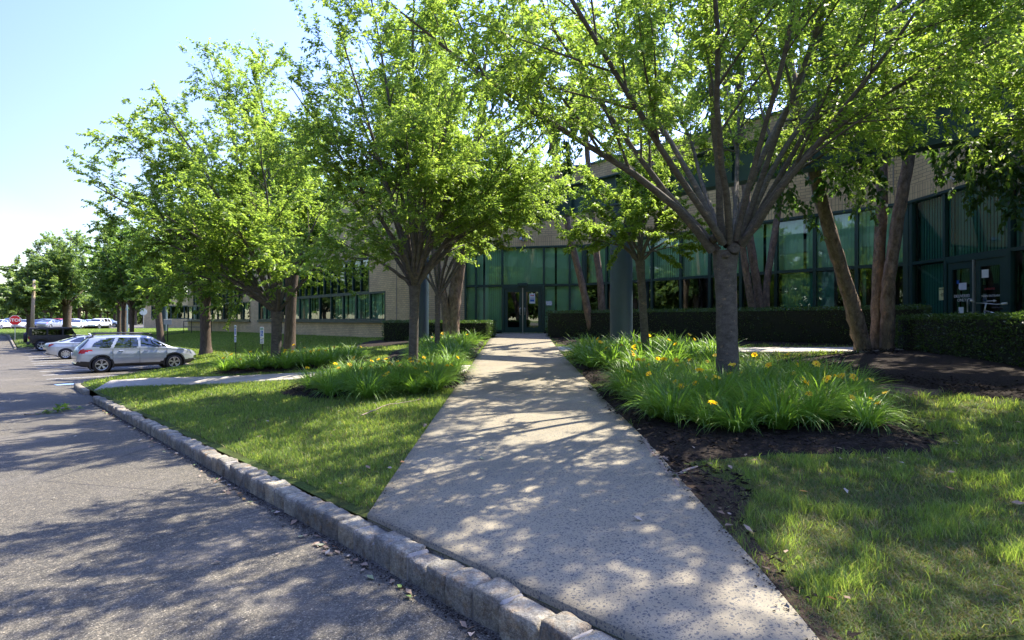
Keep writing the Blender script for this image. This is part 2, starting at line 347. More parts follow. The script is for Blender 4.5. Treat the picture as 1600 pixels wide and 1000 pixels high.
M['white'] = plain("white_paint", (.78, .78, .76), .5, 0, .05)
M['galv'] = plain("galvanised", (.42, .43, .43), .5, .5)
M['signred'] = plain("sign_red", (.55, .015, .02), .4)
M['signblue'] = plain("sign_blue", (.02, .12, .45), .4)
M['signgreen'] = plain("sign_green", (.02, .25, .12), .4)
M['ink'] = plain("dark_ink", (.03, .03, .03), .6)
M['redfilm'] = plain("red_film", (.16, .015, .02), .5)
M['yellowpaper'] = plain("yellow_paper", (.72, .70, .32), .7)
M['paper'] = plain("white_paper", (.72, .74, .76), .7)
M['wood'] = mk_bark("pole_wood", (.30, .22, .15), (.46, .36, .25), (30, 30, 2), None, .3)
M['root'] = mk_bark("root_wood", (.20, .15, .12), (.40, .33, .27), (20, 20, 20), None, .6)
M['linepaint'] = plain("line_paint", (.62, .62, .60), .8, 0, .3, 8)
M['bluepaint'] = plain("blue_paint", (.20, .33, .60), .8, 0, .4, 9)
M['carglass'] = mk_glass("car_glass", (.10, .12, .12), .09, (1, 1, 1))
M['taillamp'] = new_mat("tail_lamp", (.50, .012, .02), .18)[0]
M['clearlamp'] = new_mat("head_lamp", (.62, .65, .68), .12, .4)[0]
M['silver'] = mk_paint("silver_paint", (.42, .455, .52), .5); M['silver2'] = mk_paint("pale_silver_paint", (.46, .49, .54), .6)
M['carblack'] = mk_paint("black_paint", (.014, .014, .018), .2, .3); M['carwhite'] = mk_paint("white_car_paint", (.75, .76, .77), 0, .4)
M['carred'] = mk_paint("red_car_paint", (.50, .012, .03), .1, .35); M['carblue'] = mk_paint("dark_blue_paint", (.015, .035, .13), .3, .35)
M['carlblue'] = mk_paint("light_blue_paint", (.30, .42, .55), .4, .35)

# ---------------------------------------------------------------- terrain: plan axes u (along the kerb) and v (towards the building)
U = np.array([-.67, .742]); Vv = np.array([.742, .67]); _k = math.hypot(*U); U = U / _k; Vv = Vv / _k
def xy(s, v): return np.stack([U[0] * s + Vv[0] * v, U[1] * s + Vv[1] * v], -1)
_RS = [-80, -15, 2.28, 17, 29, 43, 58, 66, 75, 90, 130, 400]; _RD = [.55, .78, 1.40, 2.0, 2.27, 2.45, 2.5, 2.35, 1.95, 1.48, 1.36, 1.3]
_VS = [-200, 22.1, 26.4, 61.4, 61.9, 82, 90, 113, 114, 400]; _VV = [1.65, 1.65, 6.8, 6.8, .8, .4, -6, -8, 60, 60]
_BS = [-60, -5, 19, 27, 50, 68, 75, 90, 400]; _BD = [.62, .62, .62, .92, .98, 1.12, 1.25, 1.4, 1.2]
_SS = [-60, 19, 26, 400]; _SV = [16.2, 16.2, 14.6, 14.6]
def road_drop(s): return np.interp(s, _RS, _RD)
def kerb_v(s): return np.interp(s, _VS, _VV)
def ground_z(x, y):
    x = np.asarray(x, float); y = np.asarray(y, float)
    s = x * U[0] + y * U[1]; v = x * Vv[0] + y * Vv[1]
    vc = kerb_v(s); rd = road_drop(s); C = rd - .15; B = np.interp(s, _BS, _BD); vb = np.interp(s, _SS, _SV)
    p = np.clip((v - vc - .2) / np.maximum(vb - vc - .2, 1), 0, 1); d = C + (B - C) * p ** .75
    return EYE - np.where(v < vc, rd, d)
def gz(x, y): return float(ground_z(x, y))
def hit(px, py, dz=0.0):
    """where the line of sight through a photo pixel meets the ground (+dz)"""
    Y = np.linspace(1.2, 140, 9000); X = (px - 800) / F * Y; Z = EYE + (500 - py) / F * Y
    g = ground_z(X, Y) + dz; i = np.argmax(Z <= g)
    return Vector((X[i], Y[i], g[i]))
def P(px, py, Y): return Vector(((px - 800) / F * Y, Y, EYE + (500 - py) / F * Y))
# ================================================================ GROUND SURFACES
def grid_faces(nr, nc):
    i = np.arange(nr - 1)[:, None] * nc + np.arange(nc - 1)[None, :]
    return np.stack([i, i + 1, i + nc + 1, i + nc], -1).reshape(-1, 4)
def vnoise(x, y, sc, seed=0):
    """cheap smooth value noise 0..1"""
    x = np.asarray(x) * sc + seed * 17.3; y = np.asarray(y) * sc + seed * 9.1
    xi = np.floor(x).astype(int); yi = np.floor(y).astype(int); fx = x - xi; fy = y - yi
    fx = fx * fx * (3 - 2 * fx); fy = fy * fy * (3 - 2 * fy)
    def h(a, b):
        k = (a * 374761393 + b * 668265263 + seed * 144665) & 0x7fffffff; k = ((k ^ (k >> 13)) * 1274126177) & 0x7fffffff
        return ((k ^ (k >> 16)) & 0xffff) / 65535.0
    return (h(xi, yi) * (1 - fx) + h(xi + 1, yi) * fx) * (1 - fy) + (h(xi, yi + 1) * (1 - fx) + h(xi + 1, yi + 1) * fx) * fy
def fbm(x, y, sc, seed=0): return (vnoise(x, y, sc, seed) + .5 * vnoise(x, y, sc * 2.1, seed + 1) + .25 * vnoise(x, y, sc * 4.3, seed + 2)) / 1.75
def smooth_outline(pts, n=72):
    p = np.array(pts, float)[:, :2]; k = len(p); out = []
    per = max(2, n // k)
    for i in range(k):
        a, b, c, d = p[i - 1], p[i], p[(i + 1) % k], p[(i + 2) % k]
        for t in np.linspace(0, 1, per, endpoint=False):
            out.append(.5 * ((2 * b) + (-a + c) * t + (2 * a - 5 * b + 4 * c - d) * t * t + (-a + 3 * b - 3 * c + d) * t ** 3))
    return np.array(out)
def inside(poly, x, y):
    res = np.zeros(len(x), bool); n = len(poly); j = n - 1
    for i in range(n):
        xi, yi, xj, yj = poly[i][0], poly[i][1], poly[j][0], poly[j][1]
        if yi != yj: res ^= ((yi > y) != (yj > y)) & (x < (xj - xi) * (y - yi) / (yj - yi) + xi)
        j = i
    return res
# -- far ground sheet
rr = np.concatenate([[0], np.geomspace(3, 2200, 46)]); an = np.linspace(0, 2 * np.pi, 73)
RX = rr[:, None] * np.cos(an)[None]; RY = rr[:, None] * np.sin(an)[None]
RZ = np.where(rr[:, None] < 110, -1.75, np.where(rr[:, None] < 170, -.6, -.02)) + 0 * RX
tag(mesh_np("ground", np.stack([RX, RY, RZ], -1).reshape(-1, 3), grid_faces(len(rr), 73), M['lawn']), kind="structure")
# -- asphalt road and parking
ss = np.concatenate([np.linspace(-70, -4, 34), np.linspace(-3.5, 30, 120), np.linspace(30.5, 118, 120), np.linspace(120, 210, 20)])
rows = []
for s in ss:
    ve = kerb_v(s) + .10; vv = np.concatenate([-np.geomspace(95, 3, 16), np.linspace(-2.4, 1, 14) * 1.0])[:]
    vv = np.concatenate([-np.geomspace(95, 12, 12) , np.linspace(0, 1, 26) * (ve + 11) - 11]); rows.append(vv)
VV = np.array(rows); SSg = np.repeat(ss[:, None], VV.shape[1], 1); A = xy(SSg, VV)
Z = EYE - road_drop(SSg) + (fbm(A[..., 0], A[..., 1], .8, 3) - .5) * .012
tag(mesh_np("road", np.concatenate([A, Z[..., None]], -1).reshape(-1, 3), grid_faces(*VV.shape), M['asphalt'], smooth=True), kind="structure")
# -- lawn base
ss = np.concatenate([np.linspace(-45, -4, 30), np.linspace(-3.8, 30, 150), np.linspace(30.5, 61.3, 50), np.linspace(61.45, 62, 6), np.linspace(62.5, 112, 60)])
pp = np.linspace(0, 1, 46) ** 1.3
SSg = np.repeat(ss[:, None], 46, 1); vc = kerb_v(SSg) + .12; VV = vc + (26 - vc) * pp[None]; A = xy(SSg, VV)
Z = ground_z(A[..., 0], A[..., 1]) + (fbm(A[..., 0], A[..., 1], 1.2, 5) - .5) * .03 - .012
tag(mesh_np("lawn", np.concatenate([A, Z[..., None]], -1).reshape(-1, 3), grid_faces(*SSg.shape), M['lawn'], smooth=True), kind="structure")

SOIL = []; EXCL = []      # polygons without grass
def strip(name, left, right, mat, n=60, dz=.02, cols=10, kind="structure", thick=.06):
    """paved strip between two polylines of plan points"""
    def rs(pl):
        pl = np.array(pl, float); d = np.r_[0, np.cumsum(np.linalg.norm(np.diff(pl, axis=0), axis=1))]; t = np.linspace(0, d[-1], n)
        return np.stack([np.interp(t, d, pl[:, 0]), np.interp(t, d, pl[:, 1])], -1)
    L, Rr = rs(left), rs(right); t = np.linspace(0, 1, cols)[None, :, None]
    G = L[:, None] * (1 - t) + Rr[:, None] * t; zz = ground_z(G[..., 0], G[..., 1]) + dz
    top = np.concatenate([G, zz[..., None]], -1); V = top.reshape(-1, 3); fa = [grid_faces(n, cols)]
    lo = top.copy(); lo[..., 2] -= thick; per = [(i, 0) for i in range(n)] + [(n - 1, j) for j in range(1, cols)] + [(i, cols - 1) for i in range(n - 2, -1, -1)] + [(0, j) for j in range(cols - 2, 0, -1)]
    base = len(V); V = np.concatenate([V, np.array([lo[i, j] for i, j in per])]); k = len(per)
    fa.append(np.array([[per[a][0] * cols + per[a][1], per[(a + 1) % k][0] * cols + per[(a + 1) % k][1], base + (a + 1) % k, base + a] for a in range(k)]))
    EXCL.append(np.concatenate([L, Rr[::-1]]))
    return tag(mesh_np(name, V, fa, mat), kind=kind)
WL = [(-.95, 3.70), (-.95, 8), (-.95, 15), (-.88, 21), (-.85, 25.75)]
WR = [(1.07, 1.46), (1.13, 2.6), (1.16, 3.7), (1.215, 5.0), (1.22, 7.2), (1.27, 10), (1.30, 15), (1.38, 20), (1.62, 25.35)]
strip("walkway", WL, WR, M['concrete'], 150, .02, 14)
strip("side_path", [(1.34, 17.2), (3.2, 15.9), (6, 14.4), (9.4, 13.0)], [(1.34, 15.6), (3.0, 14.5), (5.9, 13.0), (9.2, 11.8)], M['plainconc'], 50, .014, 6)
strip("footpath", [(-12.05, 16.9), (-10.5, 16.3), (-7, 14.6), (-4.5, 13.9), (-.97, 13.2)], [(-11.2, 15.1), (-10.2, 14.9), (-7, 13.2), (-4.5, 12.55), (-.97, 11.9)], M['plainconc'], 70, .014, 8)

def bed(name, pts, mat, dome=.04, dz=.02, nr=9, rag=.07):
    o = smooth_outline(pts, 80); c = o.mean(0)
    dirs = o - c; rad = 1 + (vnoise(o[:, 0], o[:, 1], 3.1, 8) - .5) * rag * 2; o = c + dirs * rad[:, None]
    rs_ = np.linspace(0, 1, nr); G = c + (o - c)[None] * rs_[:, None, None]
    G = np.concatenate([G, G[:, :1]], 1)
    zz = ground_z(G[..., 0], G[..., 1]) + dz + dome * (1 - rs_[:, None] ** 2) + (fbm(G[..., 0], G[..., 1], 3.5, 9) - .5) * .035
    zz[-1] -= .045
    (SOIL if name == "bare_soil" else EXCL).append(o)
    return tag(mesh_np(name, np.concatenate([G, zz[..., None]], -1).reshape(-1, 3), grid_faces(nr, G.shape[1]), mat, smooth=True), kind="structure")
def pxp(*pts): return [tuple(hit(a, b))[:2] for a, b in pts]
BED_A = pxp((985, 668), (1005, 705), (1060, 724), (1180, 716), (1320, 712), (1440, 706), (1475, 690), (1400, 655), (1290, 610), (1120, 588), (985, 592), (928, 606), (940, 640))
bed("mulch_bed", BED_A, M['mulch'])
BED_B = pxp((903, 578), (930, 600), (1010, 590), (1130, 578), (1120, 560), (1000, 556), (905, 560))
bed("mulch_bed", BED_B, M['mulch'])
BED_E = pxp((1175, 566), (1260, 580), (1330, 596), (1450, 612), (1620, 628), (1760, 640), (1900, 600), (1650, 566), (1500, 552), (1400, 546), (1330, 552), (1230, 560))
bed("mulch_bed", BED_E, M['mulch'], .08)
bed("mulch_bed", [(1.45, 17.6), (4, 16.4), (6.5, 15.0), (9.3, 13.5), (11.2, 12), (11.3, 16.3), (7, 20.9), (3.0, 25.2), (1.75, 25.2), (1.5, 20)], M['mulch'], .04)
BED_F = pxp((440, 617), (520, 622), (620, 610), (715, 606), (735, 590), (700, 578), (600, 577), (500, 590))
bed("mulch_bed", BED_F, M['mulch'])
bed("mulch_bed", [(-1.0, 14.0), (-1.0, 17), (-1.1, 21.5), (-2.3, 22.3), (-3.9, 20), (-3.7, 16.5), (-2.6, 14.4)], M['mulch'])
BED_I = [(-7.7, 15.3), (-5.9, 14.75), (-4.4, 14.55), (-4.0, 15.6), (-4.7, 17.2), (-6.8, 18.0), (-8.6, 17.6), (-8.5, 16.2)]
bed("mulch_bed", BED_I, M['mulch'])
bed("mulch_bed", [(-6.2, 22.2), (-3.2, 21.6), (-1.0, 22.0), (-.95, 25.2), (-4, 26.3), (-6.6, 26.8)], M['mulch'])
# worn earth along the right edge of the walkway
bed("bare_soil", [(1.08, 1.5), (1.12, 2.4), (1.14, 3.2), (1.18, 4.4), (1.45, 4.3), (1.38, 3.7), (1.27, 3.1), (1.20, 2.3), (1.17, 1.5)], M['soil'], .0, .002, rag=.12)
bed("bare_soil", pxp((1040, 735), (1120, 742), (1170, 770), (1150, 830), (1110, 800)), M['soil'], .0, .003, rag=.2)
for q in [((1380, 610), .9, .5), ((1560, 600), 1.0, .4)]:
    c = hit(*q[0]); bed("bare_soil", [(c.x + q[1] * math.cos(a), c.y + q[2] * math.sin(a)) for a in np.linspace(0, 6.28, 9)[:-1]], M['litter'], 0, .012, rag=.2)
NO_EX = len(EXCL)

# -- kerb of granite blocks
def kerb(name, pts, near=False, width=.15, rise=.14):
    """pts plan points; blocks laid end to end, outer face on the line"""
    p = np.array(pts, float); d = np.r_[0, np.cumsum(np.linalg.norm(np.diff(p, axis=0), axis=1))]; L = d[-1]
    V = []; Fc = []; nb = 0; t = 0; mo = MB()
    k = 8 if near else 3
    ii = np.linspace(-1, 1, k)
    while t < L:
        w_ = rng.uniform(.17, .24); tm = min(t + w_ / 2, L)
        x = np.interp(tm, d, p[:, 0]); y = np.interp(tm, d, p[:, 1]); x2 = np.interp(tm + .05, d, p[:, 0]); y2 = np.interp(tm + .05, d, p[:, 1])
        if abs(x2 - x) + abs(y2 - y) < 1e-6: x2, y2 = x + (p[-1] - p[-2])[0], y + (p[-1] - p[-2])[1]
        a = math.atan2(y2 - y, x2 - x) + rng.normal(0, .03); ca, sa = math.cos(a), math.sin(a)
        zr = float(EYE - road_drop(x * U[0] + y * U[1])); hh = .30; top = zr + rise + rng.normal(0, .008)
        hx = w_ / 2 - .006; hy = width / 2 * rng.uniform(.92, 1.08); hz = hh / 2
        off = rng.normal(0, .008)
        # six faces of a softened cube
        for ax in range(3):
            for sg in (-1, 1):
                g = np.zeros((k, k, 3)); o = [q for q in range(3) if q != ax]
                g[..., ax] = sg; g[..., o[0]] = ii[:, None]; g[..., o[1]] = ii[None, :]
                q = g / (np.sum(np.abs(g) ** 16, -1, keepdims=True) ** (1 / 16)); q = q * np.array([hx, hy, hz])
                if near:
                    ns = np.sin(q[..., 0] * 61 + t * 13) * np.sin(q[..., 1] * 47 + t * 7) * np.sin(q[..., 2] * 53 + t * 5)
                    ns2 = np.sin(q[..., 0] * 21 + t * 3 + q[..., 2] * 17) * np.sin(q[..., 1] * 31 + t + q[..., 2] * 23)
                    q = q * (1 + .035 * ns2[..., None] + .02 * ns[..., None])
                X = x + q[..., 0] * ca - (q[..., 1] + hy + off) * sa * -1; Y = y + q[..., 0] * sa + (q[..., 1] + hy + off) * ca * -1
                V.append(np.stack([X, Y, q[..., 2] + top - hz], -1).reshape(-1, 3)); f = grid_faces(k, k) + nb; nb += k * k
                Fc.append(f if (sg > 0) ^ (ax == 1) else f[:, ::-1])
        # mortar between blocks
        xm = np.interp(t, d, p[:, 0]); ym = np.interp(t, d, p[:, 1])
        mo.rbox((xm + (width * .5) * sa, ym - (width * .5) * ca, top - .15), (rng.uniform(.02, .05), width * rng.uniform(.84, .93), .30 - rng.uniform(.006, .04)), .012, a + rng.normal(0, .1))
        t += w_
    # merge coincident edge vertices so each block is one island
    V = np.concatenate(V); Fc = np.concatenate(Fc)
    key = np.round(V, 4); _, first, inv = np.unique(key, axis=0, return_index=True, return_inverse=True)
    o = tag(mesh_np(name, V[first], inv.ravel()[Fc], M['granite'], smooth=near), kind="structure")
    mb = mo.build("kerb_mortar", M['mortar'], o)
    return o
def uvp(lst): return [tuple(xy(s, v)) for s, v in lst]
# the outer face looks to the road: walk the line so that the block body falls behind it
kerb("kerb", uvp([(-6, 1.62), (17.0, 1.62)]), near=True)
kerb("kerb", uvp([(19.3, 1.62), (22.1, 1.62)]))
kerb("kerb", uvp([(22.2, 1.65), (26.4, 6.75)]))
kerb("kerb", uvp([(26.5, 6.75), (61.5, 6.75)]))
kerb("kerb", uvp([(61.6, 6.6), (61.6, .7)]))
kerb("kerb", uvp([(61.7, .7), (82, .3), (90, -6)]))
kerb("kerb", uvp([(-30, 1.62), (-6, 1.62)]))

# -- parking stall lines and the faint blue mark, as thin sheets on the asphalt
def ground_sheet(name, plan, mat, dz=.004, n=10, kind="structure"):
    (a, b, c, d_) = [np.array(q, float) for q in plan]; t = np.linspace(0, 1, n)[:, None, None]; q = np.linspace(0, 1, 3)[None, :, None]
    G = (a * (1 - t) + b * t) * (1 - q) + (d_ * (1 - t) + c * t) * q
    s = G[..., 0] * U[0] + G[..., 1] * U[1]; zz = EYE - road_drop(s) + dz + .006
    return tag(mesh_np(name, np.concatenate([G, zz[..., None]], -1).reshape(-1, 3), grid_faces(n, 3), mat), kind=kind)
for s in np.arange(27.3, 61, 2.75):
    ground_sheet("parking_line", [xy(s, 1.2), xy(s, 6.5), xy(s + .1, 6.5), xy(s + .1, 1.2)], M['linepaint'])
for s in np.arange(118, 150, 2.75):
    for v0 in (-12, 8, 26): ground_sheet("parking_line", [xy(s, v0), xy(s, v0 + 5), xy(s + .12, v0 + 5), xy(s + .12, v0)], M['linepaint'])
b0 = np.array([-14.95, 18.5])
ground_sheet("blue_road_mark", [b0, b0 + [.5, .45], b0 + [.2, .8], b0 + [-.35, .3]], M['bluepaint'])

# ================================================================ GRASS, LITTER
def blades(x, y, z, h, wd, lean=.5, seed=1):
    r = np.random.default_rng(seed); n = len(x); a = r.uniform(0, 2 * np.pi, n); b = r.uniform(0, 2 * np.pi, n)
    ln = h * lean * r.uniform(.2, 1.6, n); dx, dy = np.cos(a) * ln, np.sin(a) * ln; wx, wy = np.cos(b) * wd / 2, np.sin(b) * wd / 2
    V = np.empty((n, 5, 3)); V[:, 0] = np.stack([x - wx, y - wy, z], -1); V[:, 1] = np.stack([x + wx, y + wy, z], -1)
    V[:, 2] = np.stack([x + wx * .8 + dx * .35, y + wy * .8 + dy * .35, z + h * .6], -1); V[:, 3] = np.stack([x - wx * .8 + dx * .35, y - wy * .8 + dy * .35, z + h * .6], -1)
    V[:, 4] = np.stack([x + dx, y + dy, z + h * r.uniform(.8, 1.05, n)], -1)
    i = np.arange(n)[:, None] * 5
    return V.reshape(-1, 3), [np.concatenate([i, i + 1, i + 2, i + 3], 1), np.concatenate([i + 3, i + 2, i + 4], 1)]
def scatter(N, xr, yr, K, seed, smin=-45):
    """points with density falling with the square of the distance"""
    r = np.random.default_rng(seed); x = r.uniform(*xr, N); y = yr[0] * (yr[1] / yr[0]) ** r.uniform(0, 1, N)   # log in y
    x = x * y                                                  # xr is a slope range
    s = x * U[0] + y * U[1]; v = x * Vv[0] + y * Vv[1]
    ok = (v > kerb_v(s) + .20) & (s < 112) & (x < 11.2) & ((v < 14.4) | (s < 24)) & (y < 27 - .3 * x)
    x, y = x[ok], y[ok]
    ex = np.zeros(len(x), bool)
    for p in EXCL[:K]: ex |= inside(p, x, y)
    return x[~ex], y[~ex]
def lawn_grass():
    x, y = scatter(820000, (-1.05, 1.55), (2.0, 34), NO_EX, 11)
    right = x > 1.0; cl = fbm(x, y, 2.3, 21); cl2 = vnoise(x, y, 7, 31); r = np.random.default_rng(5).uniform(0, 1, len(x))
    so = np.zeros(len(x), bool)
    for p in SOIL: so |= inside(p, x, y)
    r = np.where(so, r * 3.2 + .12, r)
    keep = np.where(right, r < np.clip((cl * .6 + cl2 * .4 - .45) * 3.6, .04, .85), r < np.clip((cl - .12) * 3.4, .35, 1))
    x, y, right, cl, cl2 = x[keep], y[keep], right[keep], cl[keep], cl2[keep]
    d = np.hypot(x, y); sc = np.clip(d / 5.8, .62, 4)
    rr_ = np.random.default_rng(6)
    h = np.where(right, .74, .82) * np.where(right, .040 + .070 * np.clip(cl2 * 1.4 - .2, 0, 1), .05 + .025 * cl) * rr_.uniform(.6, 1.25, len(x)) * np.clip(sc, 1, 1.25)
    V, Fs = blades(x, y, ground_z(x, y) - .015, h, .0052 * sc, .62, 3)
    tag(mesh_np("grass", V, Fs, M['grass']), "green lawn grass, dense left of the walkway and patchy to its right", "grass", kind="stuff")
    # short thatch between the blades
    x, y = scatter(560000, (-1.05, 1.55), (2.0, 15), NO_EX, 17); d = np.hypot(x, y); sc = np.clip(d / 5.5, .7, 3); r3 = np.random.default_rng(18)
    V, Fs = blades(x, y, ground_z(x, y) - .012, r3.uniform(.015, .034, len(x)), .0048 * sc, 1.3, 19)
    tag(mesh_np("thatch", V, Fs, M['thatch']), "short brown and green thatch between the lawn blades", "thatch", kind="stuff")
    # far lawns: wider, sparser blades
    r2 = np.random.default_rng(9); N = 150000; s = r2.uniform(23, 112, N) ; vc_ = kerb_v(s); v = vc_ + .3 + r2.uniform(0, 1, N) * (np.where(s > 69, 40, 14.4) - vc_ - .3)
    A = xy(s, v); x, y = A[:, 0], A[:, 1]; ex = np.zeros(N, bool)
    for p in EXCL[:NO_EX]: ex |= inside(p, x, y)
    x, y = x[~ex], y[~ex]
    V, Fs = blades(x, y, ground_z(x, y) - .02, r2.uniform(.05, .10, len(x)), .03 + 0 * x, .6, 4)
    tag(mesh_np("grass", V, Fs, M['grass']), "sunlit grass on the slope and islands by the parking stalls", "grass", kind="stuff")
lawn_grass()
def flat_leaves(name, x, y, z, size, mat, label, cat, kind="stuff", curl=.35, seed=1, aspect=.55):
    r = np.random.default_rng(seed); n = len(x); a = r.uniform(0, 2 * np.pi, n); sz = size * r.uniform(.6, 1.35, n)
    d = np.stack([np.cos(a), np.sin(a), r.normal(0, .18, n)], -1) * sz[:, None]; sd_ = np.stack([-np.sin(a), np.cos(a), r.normal(0, .25, n)], -1) * (sz * aspect)[:, None] * .5
    b = np.stack([x, y, z], -1); up = np.array([0, 0, 1.0])
    V = np.stack([b - d * .5, b + sd_ + up * (sz * curl * r.uniform(0, .6, n))[:, None], b + d * .5 + up * (sz * curl * r.uniform(0, .4, n))[:, None], b - sd_ + up * (sz * curl * r.uniform(0, .6, n))[:, None], b + up * .002], 1)
    i = np.arange(n)[:, None] * 5; F_ = np.concatenate([np.concatenate([i + 4, i, i + 1], 1), np.concatenate([i + 4, i + 1, i + 2], 1), np.concatenate([i + 4, i + 2, i + 3], 1), np.concatenate([i + 4, i + 3, i], 1)])
    return tag(mesh_np(name, V.reshape(-1, 3), F_, mat), label, cat, kind=kind)
# mulch chips
def chips():
    r = np.random.default_rng(33); X = []; Y = []
    for poly in [EXCL[3], EXCL[4], EXCL[5], EXCL[6], EXCL[7], EXCL[9]] + SOIL[:2]:
        a = poly.min(0); b = poly.max(0); n = int((b - a).prod() * 420); n = min(n, 26000)
        x = r.uniform(a[0], b[0], n); y = r.uniform(a[1], b[1], n); k = inside(poly, x, y); X.append(x[k]); Y.append(y[k])
    x = np.concatenate(X); y = np.concatenate(Y)
    flat_leaves("mulch_chips", x, y, ground_z(x, y) + .05 + r.uniform(0, .02, len(x)), .045, M['mulch'], "dark shredded bark chips lying loose on the planting beds", "mulch chips", seed=4, aspect=.35, curl=.5)
chips()
def edge_bits():
    r = np.random.default_rng(44); n = 800; y = 1.5 * (18 / 1.5) ** r.uniform(0, 1, n); right = r.uniform(0, 1, n) < .6
    x = np.where(right, np.interp(y, [q[1] for q in WR], [q[0] for q in WR]) - np.abs(r.normal(0, .035, n)), -.95 + np.abs(r.normal(0, .03, n))); k = (x * Vv[0] + y * Vv[1]) > 1.85; k &= vnoise(x * 0, y, 1.9, 3) > .38; x, y = x[k], y[k]
    flat_leaves("soil_crumbs", x, y, ground_z(x, y) + .024, .013, M['mulch'], "crumbs of soil and bark washed over the walkway edges", "soil crumbs", seed=45, aspect=.7)
    n = 5200; s = r.uniform(.4, 17, n); v = 1.60 - np.abs(r.normal(0, .045, n)); A = xy(s, v)
    flat_leaves("gutter_grit", A[:, 0], A[:, 1], EYE - road_drop(s) + .009, .013, M['mulch'], "dark grit and soil gathered in the gutter along the stone kerb", "grit", seed=46, aspect=.7)
edge_bits()
# leaf litter: along the kerb, on the road, on lawn and soil
r = np.random.default_rng(12)
n = 260; s = r.uniform(1.4, 17, n); v = 1.58 - np.abs(r.normal(0, .05, n)) - .02; cl = vnoise(s, v * 0, 1.6, 4); k = r.uniform(0, 1, n) < np.clip(cl * 1.8 - .25, .05, 1); s, v = s[k], v[k]
A = xy(s, v); B_ = xy(r.uniform(0, 22, 26), 1.65 - np.abs(r.normal(0, 1.3, 26)) - .1); A = np.concatenate([A, B_])
flat_leaves("fallen_leaves", A[:, 0], A[:, 1], EYE - road_drop(A @ U) + .012, .048, M['deadleaf'], "dry and green fallen leaves gathered along the foot of the stone kerb", "fallen leaves", seed=7, aspect=.6)
x = np.concatenate([r.uniform(1.4, 6.5, 95), r.uniform(-4, -.9, 22), 1.14 + np.abs(r.normal(0, .12, 40)), r.uniform(-.9, 1.2, 7)]); y = np.concatenate([r.uniform(1.9, 6, 95), r.uniform(4.2, 8, 22), r.uniform(1.5, 6, 40), r.uniform(3, 16, 7)])
k = (x * Vv[0] + y * Vv[1]) > 1.9; x, y = x[k], y[k]
flat_leaves("fallen_leaves", x, y, ground_z(x, y) + .03, .05, M['deadleaf'], "scattered dry leaves lying on the lawn and worn soil by the walkway", "fallen leaves", seed=8, aspect=.6)
x = r.uniform(-11, 4, 2600); y = r.uniform(1.2, 13, 2600); s = x * U[0] + y * U[1]; v = x * Vv[0] + y * Vv[1]; k = (v < 1.55); x, y = x[k], y[k]; x, y = x[:700], y[:700]
flat_leaves("road_grit", x, y, EYE - road_drop(x * U[0] + y * U[1]) + .008, .012, M['litter'], "small crumbs of grit and seed husks strewn on the asphalt", "grit", seed=9, aspect=.7)
# ================================================================ BUILDING
ZT, ZH, ZF, ZR = EYE + 1.58, EYE + 3.43, EYE - .62, EYE + 7.0
W0, E0, E1, C1, R1 = [np.array(q) for q in ((-35.0, 60.8), (-5.2, 27.55), (3.3, 25.7), (11.48, 16.35), (11.5, 5.0))]
m_, n_, l_, p_ = new_mat("soldier_brick", rough=.9, spec=.2); M['soldier'] = M['brick'].copy(); M['soldier'].name = "soldier_brick"; bpy.data.materials.remove(m_)
for nd in M['soldier'].node_tree.nodes:
    if nd.type == 'TEX_BRICK': nd.offset = 0.0
class Fac:
    def __init__(s, A, B):
        s.A, s.B = np.array(A, float), np.array(B, float); d = s.B - s.A; s.L = float(np.linalg.norm(d)); s.t = d / s.L; s.n = np.array([s.t[1], -s.t[0]]); s.rz = math.atan2(s.t[1], s.t[0])
    def p(s, m, z, o=0.0): q = s.A + s.t * m + s.n * o; return (q[0], q[1], z)
    def px(s, x):
        k = (x - 800) / F; # (A+t m).x = k (A+t m).y
        return float((k * s.A[1] - s.A[0]) / (s.t[0] - k * s.t[1]))
def wall_face(fc, z0, z1, opens, mb, sold=True, dep=.14, m0=0, m1=None, zsplit=None):
    m1 = fc.L if m1 is None else m1
    xs = sorted({m0, m1, *[c for o in opens for c in o[:2]]}); zs = sorted({z0, z1, *[c for o in opens for c in o[2:4]], *([zsplit, zsplit + .2, zsplit + .4] if zsplit else [])})
    for a, b in zip(xs[:-1], xs[1:]):
        for c, d in zip(zs[:-1], zs[1:]):
            mm, zz = (a + b) / 2, (c + d) / 2
            if any(o[0] < mm < o[1] and o[2] < zz < o[3] for o in opens): continue
            so = zsplit is not None and zsplit - .01 < c and d < zsplit + .41
            uv = [(0, a), (0, b), (.3, b), (.3, a)] if so else [(a, c), (b, c), (b, d), (a, d)]
            mb.add([fc.p(a, c), fc.p(b, c), fc.p(b, d), fc.p(a, d)], [(0, 1, 2, 3)], 1 if so else 0, [uv])
    for a, b, c, d in [o[:4] for o in opens]:
        for q in ([(a, c, 0), (a, d, 0), (a, d, -dep), (a, c, -dep)], [(b, c, 0), (b, c, -dep), (b, d, -dep), (b, d, 0)], [(a, c, 0), (a, c, -dep), (b, c, -dep), (b, c, 0)], [(a, d, 0), (b, d, 0), (b, d, -dep), (a, d, -dep)]):
            mb.add([fc.p(*w_) for w_ in q], [(0, 1, 2, 3)], 0, [[(w_[0] + w_[2], w_[1]) for w_ in q]])
def fbox(mb, fc, m, z, o, dm, dz, do, mi=0): c = fc.p(m, z, o); return mb.box(c, (dm, do, dz), fc.rz, mi)
